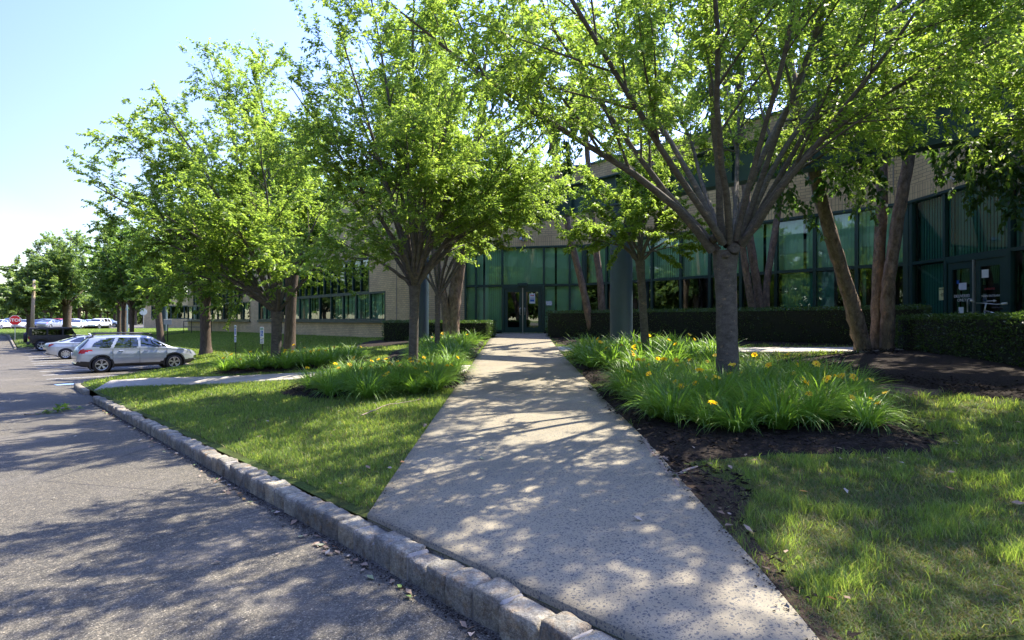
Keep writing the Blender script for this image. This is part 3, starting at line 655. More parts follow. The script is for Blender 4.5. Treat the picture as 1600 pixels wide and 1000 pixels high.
def vertical_blind(fc, a, b, z0, z1, parent, mat, gap=(), dens=1.0, off=-.32):
    r = random.Random(int(a * 977 + z0 * 31)); V = []; Fq = []; w_ = .105; m = a + .02; k = 0; brk = False; ang0 = r.uniform(.08, .3)
    while m < b - .02:
        if V and any(g0 < m < g1 for g0, g1 in gap): mesh_np('vertical_blind', V, np.array(Fq), mat, parent); V = []; Fq = []; k = 0
        if r.random() < dens and not any(g0 < m < g1 for g0, g1 in gap):
            an = ang0 + r.gauss(0, .05); h = w_ / 2 * 1.02; sw = r.gauss(0, .012)
            ca, sa = math.cos(an), math.sin(an); c0 = fc.p(m - h * ca, z0, off - h * sa); c1 = fc.p(m + h * ca, z0, off + h * sa)
            mid0 = fc.p(m, z0, off + .012)
            V += [c0, mid0, c1, (c0[0], c0[1], z1), (mid0[0], mid0[1], z1), (c1[0], c1[1], z1)]; Fq += [(k, k + 1, k + 4, k + 3), (k + 1, k + 2, k + 5, k + 4)]; k += 6
        m += w_ * .96
    if not V: return None
    return mesh_np("vertical_blind", V, np.array(Fq), mat, parent)
def glazing(bd, fc, ms, z0, z1, glass, name="window", fw=.085, rail=(1, 1), blind=None, gap=(), dens=1.0, o0=-.05, door=None):
    """row of bays between the mullion positions ms; each bay a window with frame, pane and blind"""
    for i, (a, b) in enumerate(zip(ms[:-1], ms[1:])):
        if door is not None and i in door: continue
        f = MB(); h = z1 - z0
        fbox(f, fc, a, (z0 + z1) / 2, o0, fw, h, .12)
        if i == len(ms) - 2: fbox(f, fc, b, (z0 + z1) / 2, o0, fw, h, .12)
        if rail[0]: fbox(f, fc, (a + b) / 2, z0 + fw / 2, o0 - .003, b - a - fw, fw, .105)
        if rail[1]: fbox(f, fc, (a + b) / 2, z1 - fw / 2, o0 - .003, b - a - fw, fw, .105)
        wdw = f.build(name, M['tealframe'], bd)
        g = MB(); gz0 = z0 + (fw if rail[0] else 0); gz1 = z1 - (fw if rail[1] else 0)
        g.add([fc.p(a + fw / 2, gz0, o0 - .02), fc.p(b - fw / 2, gz0, o0 - .02), fc.p(b - fw / 2, gz1, o0 - .02), fc.p(a + fw / 2, gz1, o0 - .02)], [(0, 1, 2, 3)])
        g.build("glass_pane", glass, wdw)
        if blind: vertical_blind(fc, a, b, z0 + .03, z1 - .02, wdw, blind, gap, dens)
bd = tag(empty("office_building", (0, 26, ZF)), "low buff brick office building with green glass and teal frames behind the trees", "building")
bd.location = (0, 0, 0)
fw_, fe, fc_, fr = Fac(W0, E0), Fac(E0, E1), Fac(E1, C1), Fac(C1, R1)
mb = MB(); zlow = ZF - .55
# wing
wA = (fw_.px(404), fw_.px(601.6)); wAu = (fw_.px(421), fw_.px(576.5)); wB = (fw_.px(293.3), fw_.px(391)); wBu = (fw_.px(302), fw_.px(379.5))
ZS, ZWT, ZWH = EYE - .02, EYE + 1.50, EYE + 3.38
wall_face(fw_, zlow - 1.2, ZR, [(wA[0], wA[1], ZS, ZWT), (wAu[0], wAu[1], ZWT, ZWH), (wB[0], wB[1], ZS, ZWT), (wBu[0], wBu[1], ZWT, ZWH)], mb)
# entrance wall, chamfer wall, right wall
eG = fe.px(727)
wall_face(fe, zlow, ZR, [(eG, fe.L, zlow + .4, ZH)], mb, zsplit=ZH)
wall_face(fc_, zlow, ZR, [(0, fc_.L, zlow + .4, ZH)], mb, zsplit=ZH)
wall_face(fr, zlow, ZR, [(0, fr.L, zlow + .4, ZH)], mb, zsplit=ZH)
# end and back of the building
fx = Fac((-30.5, 66.5), W0); wall_face(fx, zlow - 1.2, ZR, [], mb)
for A_, B_ in ((R1, (30, 5)), ((30, 5), (30, 62)), ((30, 62), (-30.5, 66.5))): wall_face(Fac(A_, B_), zlow, ZR, [], mb)
wl_o = mb.build("brick_wall", [M['brick'], M['soldier']], bd, uv=True)
rf = MB(); outl = [tuple(q) for q in (W0, E0, E1, C1, R1, (30, 5), (30, 62), (-30.5, 66.5))]
outl = [tuple(np.array(q) + o) for q, o in ((W0, (.3, .4)), (E0, (.2, .2)), (E1, (.2, .2)), (C1, (.2, .1)), (R1, (.2, .2)), ((30, 5), (-.2, .2)), ((30, 62), (-.2, -.2)), ((-30.5, 66.5), (.3, -.3)))]
rf.prism(outl, ZR - .35, ZR - .05, lambda a, b, h: (a, b, h)); rf.build("roof", M['galv'], bd)
cp = MB()
for fc in (fw_, fe, fc_, fr): fbox(cp, fc, fc.L / 2, ZR + .04, -.1, fc.L + .1, .08, .34)
cp.build("coping", M['beampaint'], bd)
# inside: floor, ceiling, back wall
inn = MB()
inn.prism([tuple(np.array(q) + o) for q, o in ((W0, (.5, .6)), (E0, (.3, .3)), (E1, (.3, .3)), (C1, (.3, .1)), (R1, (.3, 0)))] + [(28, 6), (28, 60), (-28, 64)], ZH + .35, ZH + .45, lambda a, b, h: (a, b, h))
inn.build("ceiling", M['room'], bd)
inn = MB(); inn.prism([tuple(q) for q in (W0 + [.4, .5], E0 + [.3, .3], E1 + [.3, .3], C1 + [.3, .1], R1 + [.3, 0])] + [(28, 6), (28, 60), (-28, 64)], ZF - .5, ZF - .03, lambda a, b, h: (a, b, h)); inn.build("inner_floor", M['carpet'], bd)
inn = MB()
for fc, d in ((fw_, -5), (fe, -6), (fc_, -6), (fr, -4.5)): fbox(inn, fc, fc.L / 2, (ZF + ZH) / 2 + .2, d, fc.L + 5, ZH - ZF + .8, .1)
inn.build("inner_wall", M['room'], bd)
# wing glazing
def lin(a, b, n): return list(np.linspace(a, b, n + 1))
nA = lin(wA[0], wA[1], 12); glazing(bd, fw_, nA, ZS, ZWT, M['glass'], blind=M['blind'], gap=[(wA[1] - 9.0, wA[1] - 6.6), (wA[0] + 3, wA[0] + 5.5)], dens=.75, fw=.10)
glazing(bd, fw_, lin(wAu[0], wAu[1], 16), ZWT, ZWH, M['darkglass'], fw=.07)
glazing(bd, fw_, lin(wB[0], wB[1], 11), ZS, ZWT, M['glass'], blind=M['blind'], dens=.4, fw=.10)
glazing(bd, fw_, lin(wBu[0], wBu[1], 14), ZWT, ZWH, M['darkglass'], fw=.07)
sl = MB()
for a, b in (wA, wB): fbox(sl, fw_, (a + b) / 2, ZS - .06, .03, b - a + .1, .14, .16)
sl.build("window_sill", M['tealframe'], bd)
pl = MB(); fbox(pl, fw_, fw_.px(620), ZS + 1, .012, .03, 8, .02); fbox(pl, fe, fe.px(905), ZH + 2.2, .01, .02, 3.5, .02); fbox(pl, fc_, fc_.px(1396), ZH + 2, .012, .03, 3.5, .02)
pl.build("expansion_joint", M['mortar'], bd)
# entrance glazing
zb = zlow + .62
em = [fe.px(x) for x in (727, 743.5, 784.5, 849.5, 890, 912.6)]; em[-1] = fe.L
kg = [(fe.px(752), fe.px(756)), (fe.px(865), fe.px(869.5))]
glazing(bd, fe, em, ZT, ZH, M['glass'], blind=M['blind'], gap=kg)
glazing(bd, fe, em, zb, ZT, M['glass'], blind=M['blind'], gap=kg, door=[2], rail=(1, 0))
cm = [0] + [fc_.px(x) for x in (947, 981, 1018, 1063, 1108.5, 1157, 1212, 1272.5, 1338)] + [fc_.L]
glazing(bd, fc_, cm, ZT, ZH, M['glass'], blind=M['blind'], gap=[(fc_.px(1219), fc_.px(1221)), (fc_.px(1250), fc_.px(1252.5)), (fc_.px(1188), fc_.px(1189.5))], fw=.10)
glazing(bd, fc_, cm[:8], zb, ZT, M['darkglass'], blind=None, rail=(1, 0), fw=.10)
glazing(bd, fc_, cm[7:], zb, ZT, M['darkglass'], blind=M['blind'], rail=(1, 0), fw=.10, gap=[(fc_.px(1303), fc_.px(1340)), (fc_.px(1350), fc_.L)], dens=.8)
rm = [0] + [fr.px(x) for x in (1424, 1475, 1577)] + [fr.px(1577) + 1.35, fr.px(1577) + 2.7, fr.px(1577) + 4.0, fr.L]
M['shadedblind'] = plain("shaded_blind", (.50, .56, .54), .8, 0, .06, 3)  # blind colour darkened to stand in for the shaded reflections on the right wall
glazing(bd, fr, rm, ZT, ZH, M['darkglass'], blind=M['shadedblind'], fw=.085)
glazing(bd, fr, rm, zb, ZT, M['darkglass'], blind=M['shadedblind'], rail=(1, 0), door=[2], fw=.085)
hd = MB()
for fc, a, b in ((fe, eG, fe.L), (fc_, 0, fc_.L), (fr, 0, fr.L)): fbox(hd, fc, (a + b) / 2, ZH - .03, .015, b - a, .07, .07)
for fc, m in ((fe, fe.L), (fc_, fc_.L)): fbox(hd, fc, m, (ZF + ZH) / 2, -.06, .22, ZH - ZF, .16)
hd.build("head_trim", M['tealframe'], bd)
thr = MB(); fbox(thr, fe, (em[2] + em[3]) / 2, ZF + .01, -.02, em[3] - em[2], .05, .2); fbox(thr, fr, (rm[2] + rm[3]) / 2, ZF + .01, -.02, rm[3] - rm[2], .05, .2); thr.build("door_threshold", M['alu'], bd)
# lettering as mesh
def text_mesh(name, body, size, mat, parent, fc, m, z, o=.012, align='CENTER', thick=.0015, spacing=1.0):
    cu = bpy.data.curves.new("tmp", 'FONT'); cu.body = body; cu.size = size; cu.align_x = align; cu.align_y = 'CENTER'; cu.extrude = thick; cu.space_character = spacing
    ob = bpy.data.objects.new("tmp", cu); COL.objects.link(ob); dg = bpy.context.evaluated_depsgraph_get(); me = bpy.data.meshes.new_from_object(ob.evaluated_get(dg))
    bpy.data.objects.remove(ob); bpy.data.curves.remove(cu); me.name = name; me.materials.clear(); me.materials.append(mat)
    q = bpy.data.objects.new(name, me); COL.objects.link(q)
    Mx = Matrix(((fc.t[0], 0, fc.n[0], 0), (fc.t[1], 0, fc.n[1], 0), (0, 1, 0, 0), (0, 0, 0, 1))); me.transform(Mx); q.location = fc.p(m, z, o)
    if parent: q.parent = parent
    return q
def door_leaf(fc, a, b, z0, z1, hinge_left, g=.013):
    f = MB(); st = .15
    a += g; b -= g; o = -.045
    fbox(f, fc, a + st / 2, (z0 + z1) / 2, o, st, z1 - z0, .06); fbox(f, fc, b - st / 2, (z0 + z1) / 2, o, st, z1 - z0, .06)
    fbox(f, fc, (a + b) / 2, z1 - .09, o, b - a - 2 * st, .18, .055); fbox(f, fc, (a + b) / 2, z0 + .12, o, b - a - 2 * st, .24, .055)
    d = f.build("door", M['tealframe'], bd)
    gm = MB(); gm.add([fc.p(a + st, z0 + .24, o), fc.p(b - st, z0 + .24, o), fc.p(b - st, z1 - .18, o), fc.p(a + st, z1 - .18, o)], [(0, 1, 2, 3)]); gm.build("glass_pane", M['doorglass'], d)
    e = b - st / 2 if hinge_left else a + st / 2; w2 = .055 if hinge_left else -.055
    return d, e, (a + st, b - st)
def d_handle(fc, e, zc, parent, out=.07, hh=.16, ww=.09, side=1):
    h = MB(); pts = [fc.p(e, zc - hh, -.01), fc.p(e, zc - hh, out), fc.p(e + side * ww * 0, zc - hh, out), fc.p(e, zc + hh, out), fc.p(e, zc + hh, -.01)]
    h.tube([fc.p(e, zc + hh, -.012), fc.p(e - side * .01, zc + hh, out * .8), fc.p(e - side * .03, zc + hh * .92, out), fc.p(e - side * .03, zc - hh * .92, out), fc.p(e - side * .01, zc - hh, out * .8), fc.p(e, zc - hh, -.012)], .014, 8); return h.build("handle", M['alu'], parent, smooth=True)
def door_pair(fc, a, b, z1):
    fr_ = MB(); fbox(fr_, fc, a + .05, (ZF + z1) / 2, -.05, .10, z1 - ZF, .13); fbox(fr_, fc, b - .05, (ZF + z1) / 2, -.05, .10, z1 - ZF, .13); fbox(fr_, fc, (a + b) / 2, z1 - .045, -.052, b - a - .2, .09, .12)
    fr_.build("door_frame", M['tealframe'], bd); mid = (a + b) / 2
    L_ = door_leaf(fc, a + .10, mid, ZF + .04, z1 - .09, True); R_ = door_leaf(fc, mid, b - .10, ZF + .04, z1 - .09, False)
    return L_, R_, mid
L1, R_1, mid1 = door_pair(fe, em[2], em[3], ZT)
d_handle(fe, L1[1], ZF + 1.02, L1[0], side=1); d_handle(fe, R_1[1], ZF + 1.02, R_1[0], side=-1)
ast = MB(); fbox(ast, fe, mid1, (ZF + ZT) / 2 - .02, 0, .035, ZT - ZF - .12, .03); ast.build("centre_strip", M['alu'], bd)
nt = MB(); mN = sum(R_1[2]) / 2; fbox(nt, fe, mN, ZF + 1.62, -.035, .27, .46, .004); nb = nt.build("door_notice", M['paper'], R_1[0])
nn = MB(); fbox(nn, fe, mN - .05, ZF + 1.76, -.031, .06, .05, .003); fbox(nn, fe, mN + .04, ZF + 1.76, -.031, .08, .05, .003); nn.build("notice_print", M['signred'], R_1[0])
nn = MB(); fbox(nn, fe, mN, ZF + 1.64, -.031, .2, .025, .003); fbox(nn, fe, mN, ZF + 1.53, -.031, .2, .10, .003); nn.build("notice_print", M['signblue'], R_1[0])
nn = MB(); fbox(nn, fe, fe.px(857.5), EYE + .78, -.06, .28, .2, .004); nn.build("window_notice", M['paper'], bd)
bx = MB(); c = fe.p(mid1, ZT + .07, .03); bx.rbox(c, (.46, .12, .14), .01, fe.rz); bx.build("door_closer_box", M['tealframe'], bd)
# delivery door on the right wall
L2, R2, mid2 = door_pair(fr, rm[2], rm[3], ZT)
ast = MB(); fbox(ast, fr, mid2, (ZF + ZT) / 2 - .02, .012, .045, ZT - ZF - .12, .05); ast.build("centre_strip", M['alu'], bd)
d_handle(fr, mid2 - .06, ZF + .98, L2[0], .10, .17)
mL = sum(L2[2]) / 2; mR = sum(R2[2]) / 2
text_mesh("lettering", "DELIVERIES\nONLY", .105, M['white'], L2[0], fr, mL, EYE + .56, -.04)
text_mesh("lettering", "MAIN ENTRANCE", .075, M['white'], R2[0], fr, mR + .02, EYE + .58, -.04)
ar = MB(); za = EYE + .46
ar.prism([(-.14, -.010), (.05, -.010), (.05, -.032), (.14, 0), (.05, .032), (.05, .010), (-.14, .010)], -.041, -.038, lambda a, b, h: fr.p(mR + .02 + a, za + b, h)); ar.build("arrow", M['white'], R2[0])
pp_ = MB(); pp_.prism([(-.11, .09), (.13, .09), (.13, -.09), (-.08, -.09), (-.12, -.05)], -.041, -.038, lambda a, b, h: fr.p(mL + .02 + a, EYE + .86 + b, h)); pp_.build("sticker", M['paper'], L2[0])
pp_ = MB(); fbox(pp_, fr, mL - .12, EYE + .98, -.0385, .07, .09, .003); pp_.build("sticker", M['signblue'], L2[0])
pp_ = MB(); fbox(pp_, fr, mL - .02, EYE + .24, -.0385, .16, .18, .003); pp_.build("sticker", M['blind'], L2[0])
pp_ = MB(); fbox(pp_, fr, mR - .17, EYE + 1.13, -.0385, .2, .2, .003); pp_.build("sticker", M['blind'], R2[0])
pp_ = MB()
for k in range(5): fbox(pp_, fr, mR - .16 + k * .06, EYE + .75 + .008 * (k % 2), -.0385, .05, .045, .003)
pp_.build("red_film", M['redfilm'], R2[0])
ys = tag(MB().box(fr.p(fr.px(1472.5), EYE + .70, -.028), (.30, .008, .34), fr.rz).build("notice_card", M['yellowpaper']), "small yellow notice stuck on the glass left of the deliveries door", "notice")
tx = text_mesh("lettering", "NO SMOKING", .042, M['ink'], ys, fr, fr.px(1472.5), EYE + .82, -.020); 
tx2 = text_mesh("lettering", "Please use\nmain entrance\nfor visitors", .034, M['ink'], ys, fr, fr.px(1472.5), EYE + .68, -.020)
ys2 = None

# floodlight above the entrance, camera on the right wall
fl = tag(empty("floodlight", fe.p(fe.px(818), EYE + 3.72, .0)), "twin security floodlight on the brick above the glass entrance doors", "floodlight")
b = MB(); b.lathe([(0, -.02), (.06, -.02), (.06, .03), (0, .03)], axis='y', n=12); b.build("mount", M['galv'], fl, loc=(0, -.03, 0))
for sx in (-1, 1):
    b = MB(); Mx = Matrix.Translation((sx * .10, -.12, .04)) @ Matrix.Rotation(R(25) * sx, 4, 'Z') @ Matrix.Rotation(R(-25), 4, 'X')
    b.lathe([(.001, .10), (.045, .09), (.055, .02), (.085, -.06), (.08, -.065), (.001, -.05)], axis='y', n=14, M=Mx); b.build("lamp_head", M['galv'], fl, smooth=True)
camr = tag(empty("security_camera", fr.p(fr.px(1493), EYE + 3.62, 0), fr.rz), "white bullet security camera on the brick above the deliveries door glass", "security camera")
b = MB(); b.lathe([(0, 0), (.07, 0), (.07, .03), (.03, .05), (0, .05)], axis='y', n=14, M=Matrix.Rotation(math.pi, 4, 'Z')); b.build("mount", M['white'], camr, smooth=True)
b = MB(); b.tube([(0, -.04, 0), (0, -.13, .03), (-.04, -.18, .03)], .022, 8); b.build("bracket", M['white'], camr, smooth=True)
b = MB(); b.tube([(.06, -.17, .05), (-.02, -.18, .03), (-.20, -.20, -.02)], [.045, .05, .045], 12); b.build("camera_body", M['white'], camr, smooth=True)

# ---- steel frame: long beam on round columns
def steel_frame(label, A, B, cols, zb_, zt_, grp, colr=.30):
    o = tag(empty("steel_canopy_frame", (A[0], A[1], zb_)), label, "canopy frame", grp); o.location = (0, 0, 0)
    fc = Fac(A, B); b = MB(); H = zt_ - zb_
    fbox(b, fc, fc.L / 2, (zt_ + zb_) / 2, 0, fc.L, H - .06, .05); fbox(b, fc, fc.L / 2, zb_ + .015, 0, fc.L, .035, .36); fbox(b, fc, fc.L / 2, zt_ - .015, 0, fc.L, .035, .36)
    b.build("beam", M['beampaint'], o)
    k = 1.0
    while k < fc.L: b = MB(); fbox(b, fc, k, (zt_ + zb_) / 2, 0, .02, H - .075, .26); b.build("stiffener", M['beampaint'], o); k += 1.62
    for (cx, cy) in cols:
        g = gz(cx, cy); b = MB(); b.lathe([(colr, g - .3), (colr, zb_ - .06), (colr + .06, zb_ - .055), (colr + .06, zb_ - .005)], (cx, cy, 0), n=36); b.build("column", M['teal'], o, smooth=False)
        for pf in o.children[-1].data.polygons: pf.use_smooth = True
    return o
steel_frame("teal steel beam on round columns crossing in front of the glass facade", (-4.25, 23.2), (10.8, 6.3), [(-3.62, 22.45), (2.93, 15.1), (10.2, 6.8)], EYE + 3.08, EYE + 3.92, "steel canopy frames")
steel_frame("teal steel beam and columns at the far end of the brick wing", (-35.3, 60.5), (-47, 68), [(-38.7, 62.6), (-46.5, 67.6)], EYE + 3.1, EYE + 3.9, "steel canopy frames", .35)
# railing at the far end of the wing
rl = tag(empty("handrail"), "dark metal handrail at the far corner of the brick wing", "handrail")
a = hit(287, 521); b_ = hit(330, 520); zt0 = EYE - .10
r1 = MB(); r1.tube([(a.x, a.y, EYE - .12), (b_.x, b_.y, EYE - .12)], .03, 6); r1.build("top_rail", M['black'], rl); r1 = MB(); r1.tube([(a.x, a.y, EYE - .65), (b_.x, b_.y, EYE - .65)], .03, 6); r1.build("lower_rail", M['black'], rl)
for t in (0, .3, .65, 1):
    q = a.lerp(b_, t); r1 = MB(); r1.tube([(q.x, q.y, q.z - .1), (q.x, q.y, EYE - .12)], .03, 6); r1.build("post", M['black'], rl)
# far office block seen between the trees beyond the wing
fb = tag(empty("far_office_building"), "distant low brick office with a green window band beyond the far lawn", "building")
ff = Fac((-68, 104), (-52, 98)); b = MB(); bz = EYE - 1.6
wall_face(ff, bz, EYE + 5, [(2, ff.L - 2, EYE + .2, EYE + 2.6)], b, dep=.3); wall_face(Fac((-52, 98), (-40, 125)), bz, EYE + 5, [], b); wall_face(Fac((-60, 128), (-68, 104)), bz, EYE + 5, [], b); wall_face(Fac((-40, 125), (-60, 128)), bz, EYE + 5, [], b)
b.build("brick_wall", [M['brick'], M['soldier']], fb, uv=True)
b = MB(); b.prism([(-68, 104), (-52, 98), (-40, 125), (-60, 128)], EYE + 4.7, EYE + 4.95, lambda a, b, h: (a, b, h)); b.build("roof", M['galv'], fb)
mm = lin(2, ff.L - 2, 8); glazing(fb, ff, mm, EYE + .2, EYE + 2.6, M['darkglass'], fw=.16)
# ================================================================ TREES
NL = {}
def norm(a): return a / np.maximum(np.linalg.norm(a, axis=-1, keepdims=True), 1e-9)
def batch_tubes(Pt, Rd, k=5, rough=0.0, rg=None):
    """Pt (N,m,3), Rd (N,m) -> verts, quads"""
    N, m, _ = Pt.shape
    if N == 0: return np.zeros((0, 3)), np.zeros((0, 4), int)
    T = np.empty_like(Pt); T[:, 1:-1] = Pt[:, 2:] - Pt[:, :-2]; T[:, 0] = Pt[:, 1] - Pt[:, 0]; T[:, -1] = Pt[:, -1] - Pt[:, -2]; T = norm(T)
    ref = np.where(np.abs(T[:, :1, 2:3]) > .8, np.array([1.0, .2, 0]), np.array([.1, .15, 1.0])); ref = np.repeat(ref, m, 1)
    a = np.empty_like(Pt); a[:, 0] = norm(ref[:, 0] - T[:, 0] * np.sum(ref[:, 0] * T[:, 0], -1, keepdims=True))
    for i in range(1, m): a[:, i] = norm(a[:, i - 1] - T[:, i] * np.sum(a[:, i - 1] * T[:, i], -1, keepdims=True))
    b = np.cross(T, a); th = np.linspace(0, 2 * np.pi, k, endpoint=False)
    rad = Rd[..., None] * np.ones(k)
    if rough: rad = rad * (1 + rough * rg.normal(0, 1, (N, m, k)))
    V = Pt[:, :, None] + rad[..., None] * (a[:, :, None] * np.cos(th)[None, None, :, None] + b[:, :, None] * np.sin(th)[None, None, :, None])
    i = np.arange(m - 1)[:, None] * k + np.arange(k)[None]; j = np.arange(m - 1)[:, None] * k + (np.arange(k)[None] + 1) % k
    q = np.stack([i, j, j + k, i + k], -1).reshape(-1, 4); Fq = (q[None] + (np.arange(N) * m * k)[:, None, None]).reshape(-1, 4)
    return V.reshape(-1, 3), Fq
def resample(pts, m, jit=0.0, rg=None):
    p = np.array([tuple(q) for q in pts], float); d = np.r_[0, np.cumsum(np.linalg.norm(np.diff(p, axis=0), axis=1))]; t = np.linspace(0, d[-1], m)
    o = np.stack([np.interp(t, d, p[:, k]) for k in range(3)], -1)
    for _ in range(2): o[1:-1] = .25 * o[:-2] + .5 * o[1:-1] + .25 * o[2:]
    if jit: o[1:] += np.cumsum(rg.normal(0, jit, (m - 1, 3)), 0) * .6
    return o
def offshoots(Pt, Rd, rg, per_m, t0, L, ang, up, m, rfac=.45, taper=.15, droop=0.0, lvar=.35, lend=.35, maxr=1.0, t1=.99):
    """children of the curves Pt: per_m per metre from parameter t0 on; L base length"""
    N, mm, _ = Pt.shape; seg = np.linalg.norm(np.diff(Pt, axis=1), axis=-1).sum(1); cnt = np.maximum(1, np.round(seg * (1 - t0) * per_m + rg.uniform(-.4, .4, N)).astype(int))
    par = np.repeat(np.arange(N), cnt); K = len(par); st = np.cumsum(cnt) - cnt; k = np.arange(K) - st[par]
    t = t0 + (t1 - t0) * (k + rg.uniform(.1, .9, K)) / cnt[par]; f = t * (mm - 1); i = np.minimum(f.astype(int), mm - 2); fr = (f - i)[:, None]
    o = Pt[par, i] * (1 - fr) + Pt[par, i + 1] * fr; T = norm(Pt[par, i + 1] - Pt[par, i]); r0 = (Rd[par, i] * (1 - fr[:, 0]) + Rd[par, i + 1] * fr[:, 0])
    rv = rg.normal(0, 1, (K, 3)); rv -= T * np.sum(rv * T, -1, keepdims=True); rv = norm(rv)
    a = np.abs(rg.normal(ang, .18, K))[:, None]; d = norm(T * np.cos(a) + rv * np.sin(a) + np.array([0, 0, 1.0]) * up)
    ln = L * rg.uniform(1 - lvar, 1 + lvar, K) * (1 - (1 - lend) * t); tt = np.linspace(0, 1, m)[None, :, None]
    bend = norm(rg.normal(0, 1, (K, 3))) * .10; bend[:, 2] += -droop
    C = o[:, None] + d[:, None] * ln[:, None, None] * tt + bend[:, None] * ln[:, None, None] * tt ** 2
    r1 = np.minimum(r0 * rfac, maxr)[:, None] * (1 - (1 - taper) * np.linspace(0, 1, m)[None])
    return C, r1
def leaves_on(C, rg, per_m, size, aspect=.42, t0=.1, droop=.25, spread=.9, szv=.45):
    N, m, _ = C.shape; seg = np.linalg.norm(np.diff(C, axis=1), axis=-1).sum(1); cnt = np.maximum(1, np.round(seg * per_m * rg.uniform(.7, 1.3, N)).astype(int)); par = np.repeat(np.arange(N), cnt); K = len(par)
    t = t0 + (1 - t0) * rg.uniform(0, 1, K); f = t * (m - 1); i = np.minimum(f.astype(int), m - 2); fr = (f - i)[:, None]
    o = C[par, i] * (1 - fr) + C[par, i + 1] * fr; T = norm(C[par, i + 1] - C[par, i])
    side = norm(np.cross(T, [0, 0, 1.0]) + 1e-3) * rg.choice([-1, 1], K)[:, None]
    d = norm(T * rg.uniform(.1, .9, K)[:, None] + side * spread + rg.normal(0, .35, (K, 3)) + np.array([0, 0, -droop]))
    nrm = norm(np.array([0, 0, 1.0]) + rg.normal(0, .55, (K, 3))); sd_ = norm(np.cross(d, nrm)); s = (size * rg.uniform(1 - szv, 1 + szv, K))[:, None]
    w_ = s * aspect * .5; up = np.cross(sd_, d); o = o + rg.normal(0, .015, (K, 3))
    V = np.stack([o, o + d * s * .45 + sd_ * w_ + up * w_ * .35, o + d * s - np.array([0, 0, .12]) * s, o + d * s * .45 - sd_ * w_ + up * w_ * .35], 1)
    return V.reshape(-1, 3), np.arange(K * 4).reshape(-1, 4)
def join(parts):
    V = []; Fq = []; b = 0
    for v, f in parts: V.append(v); Fq.append(f + b); b += len(v)
    return np.concatenate(V), np.concatenate(Fq)
def leader_radii(r0, m, tip=.18, pw=.9): return r0 * (1 - (1 - tip) * np.linspace(0, 1, m) ** pw)
def make_tree(name, label, base, trunk, leaders, leafmat, bark, rg, cat="tree", group=None, b1=(1.6, 1.9), b2=(4.5, .62), b3=None, leaf=(26, .055), l1=(.5, .5), droop=.05, t0=.22,
              up=.25, aspect=.42, tr_k=14, rough=.0, ldroop=.25, lseg=14, target=None):
    """trunk: (pts, radii) ; leaders: list of (pts, r0)"""
    root = tag(empty(name, base), label, cat, group); off = np.array(base, float)
    w_parts = []
    ntr = 44 if rough > .03 else 26
    for pts, rad in trunk:
        p = resample(pts, ntr); rr_ = np.interp(np.linspace(0, 1, ntr), np.linspace(0, 1, len(rad)), rad)
        v, f = batch_tubes(p[None], rr_[None], tr_k, rough, rg); w_parts.append((v, f))
    LP = np.array([resample(p, lseg, .022, rg) for p, _ in leaders]); LR = np.array([leader_radii(r, lseg) for _, r in leaders])
    w_parts.append(batch_tubes(LP, LR, 9 if tr_k > 9 else 5, rough * .6, rg))
    C1_, R1_ = offshoots(LP, LR, rg, b1[0], t0, b1[1], .62, up * .5, 8, .55, .2, droop, lend=.45)
    w_parts.append(batch_tubes(C1_, R1_, 5 if tr_k > 9 else 3))
    C2_, R2_ = offshoots(C1_, R1_, rg, b2[0], .12, b2[1], .75, .12, 5, .5, .25, droop * 1.5, maxr=.012, lend=.6); R2_ = np.maximum(R2_, .0016)
    w_parts.append(batch_tubes(C2_, R2_, 3))
    Lv = []; CC = [C2_, C1_[:, 3:]]
    if b3:
        C3_, R3_ = offshoots(C2_, R2_, rg, b3[0], .1, b3[1], .8, .05, 3, .6, .4, droop * 2, maxr=.004, lend=.7); R3_ = np.maximum(R3_, .0012)
        w_parts.append(batch_tubes(C3_, R3_, 3)); CC.insert(0, C3_)
    tl = [np.linalg.norm(np.diff(c, axis=1), axis=-1).sum() for c in CC]; tl[-1] *= .6
    pm = target / sum(tl) if target else leaf[0]; NL[label[:24]] = (int(sum(tl)), round(pm, 1))
    for c in CC[:-1]: Lv.append(leaves_on(c, rg, pm, leaf[1], aspect, droop=ldroop))
    Lv.append(leaves_on(CC[-1], rg, pm * .6, leaf[1], aspect, droop=ldroop))
    v, f = join(w_parts); t = mesh_np("trunk", v - off, f, bark, root, smooth=True)
    v, f = join(Lv); c = mesh_np("crown", v - off, f, leafmat, root)
    return root, len(f)
def flare(b, top, r, mid=None, h=.25, fl=1.5):
    """trunk points and radii from below ground to the fork"""
    b = Vector(b); top = Vector(top); pts = [b - Vector((0, 0, .15)), b, b + (top - b) * .08] + ([Vector(mid)] if mid else []) + [b.lerp(top, .55) if not mid else top.lerp(Vector(mid), .5), top]
    rad = [r * fl, r * 1.08, r, r * .97, r * .97, r * 1.0, r * 1.22]
    return (pts, rad)
def knobs(root, base, items, mat):
    off = Vector(base)
    for (p, r_) in items:
        b = MB(); p = Vector(p) - off; dirv = Vector((random.uniform(-.3, .3), -1, .15)).normalized(); q = dirv.to_track_quat('Z', 'Y').to_matrix().to_4x4(); Mx = Matrix.Translation(p) @ q
        b.lathe([(r_ * 1.15, -.05), (r_, .0), (r_ * .98, .02), (r_ * .75, .045), (r_ * .62, .035), (r_ * .45, .05), (r_ * .2, .03), (0.001, .03)], n=14, M=Mx); b.build("pruning_scar", mat, root, smooth=True)

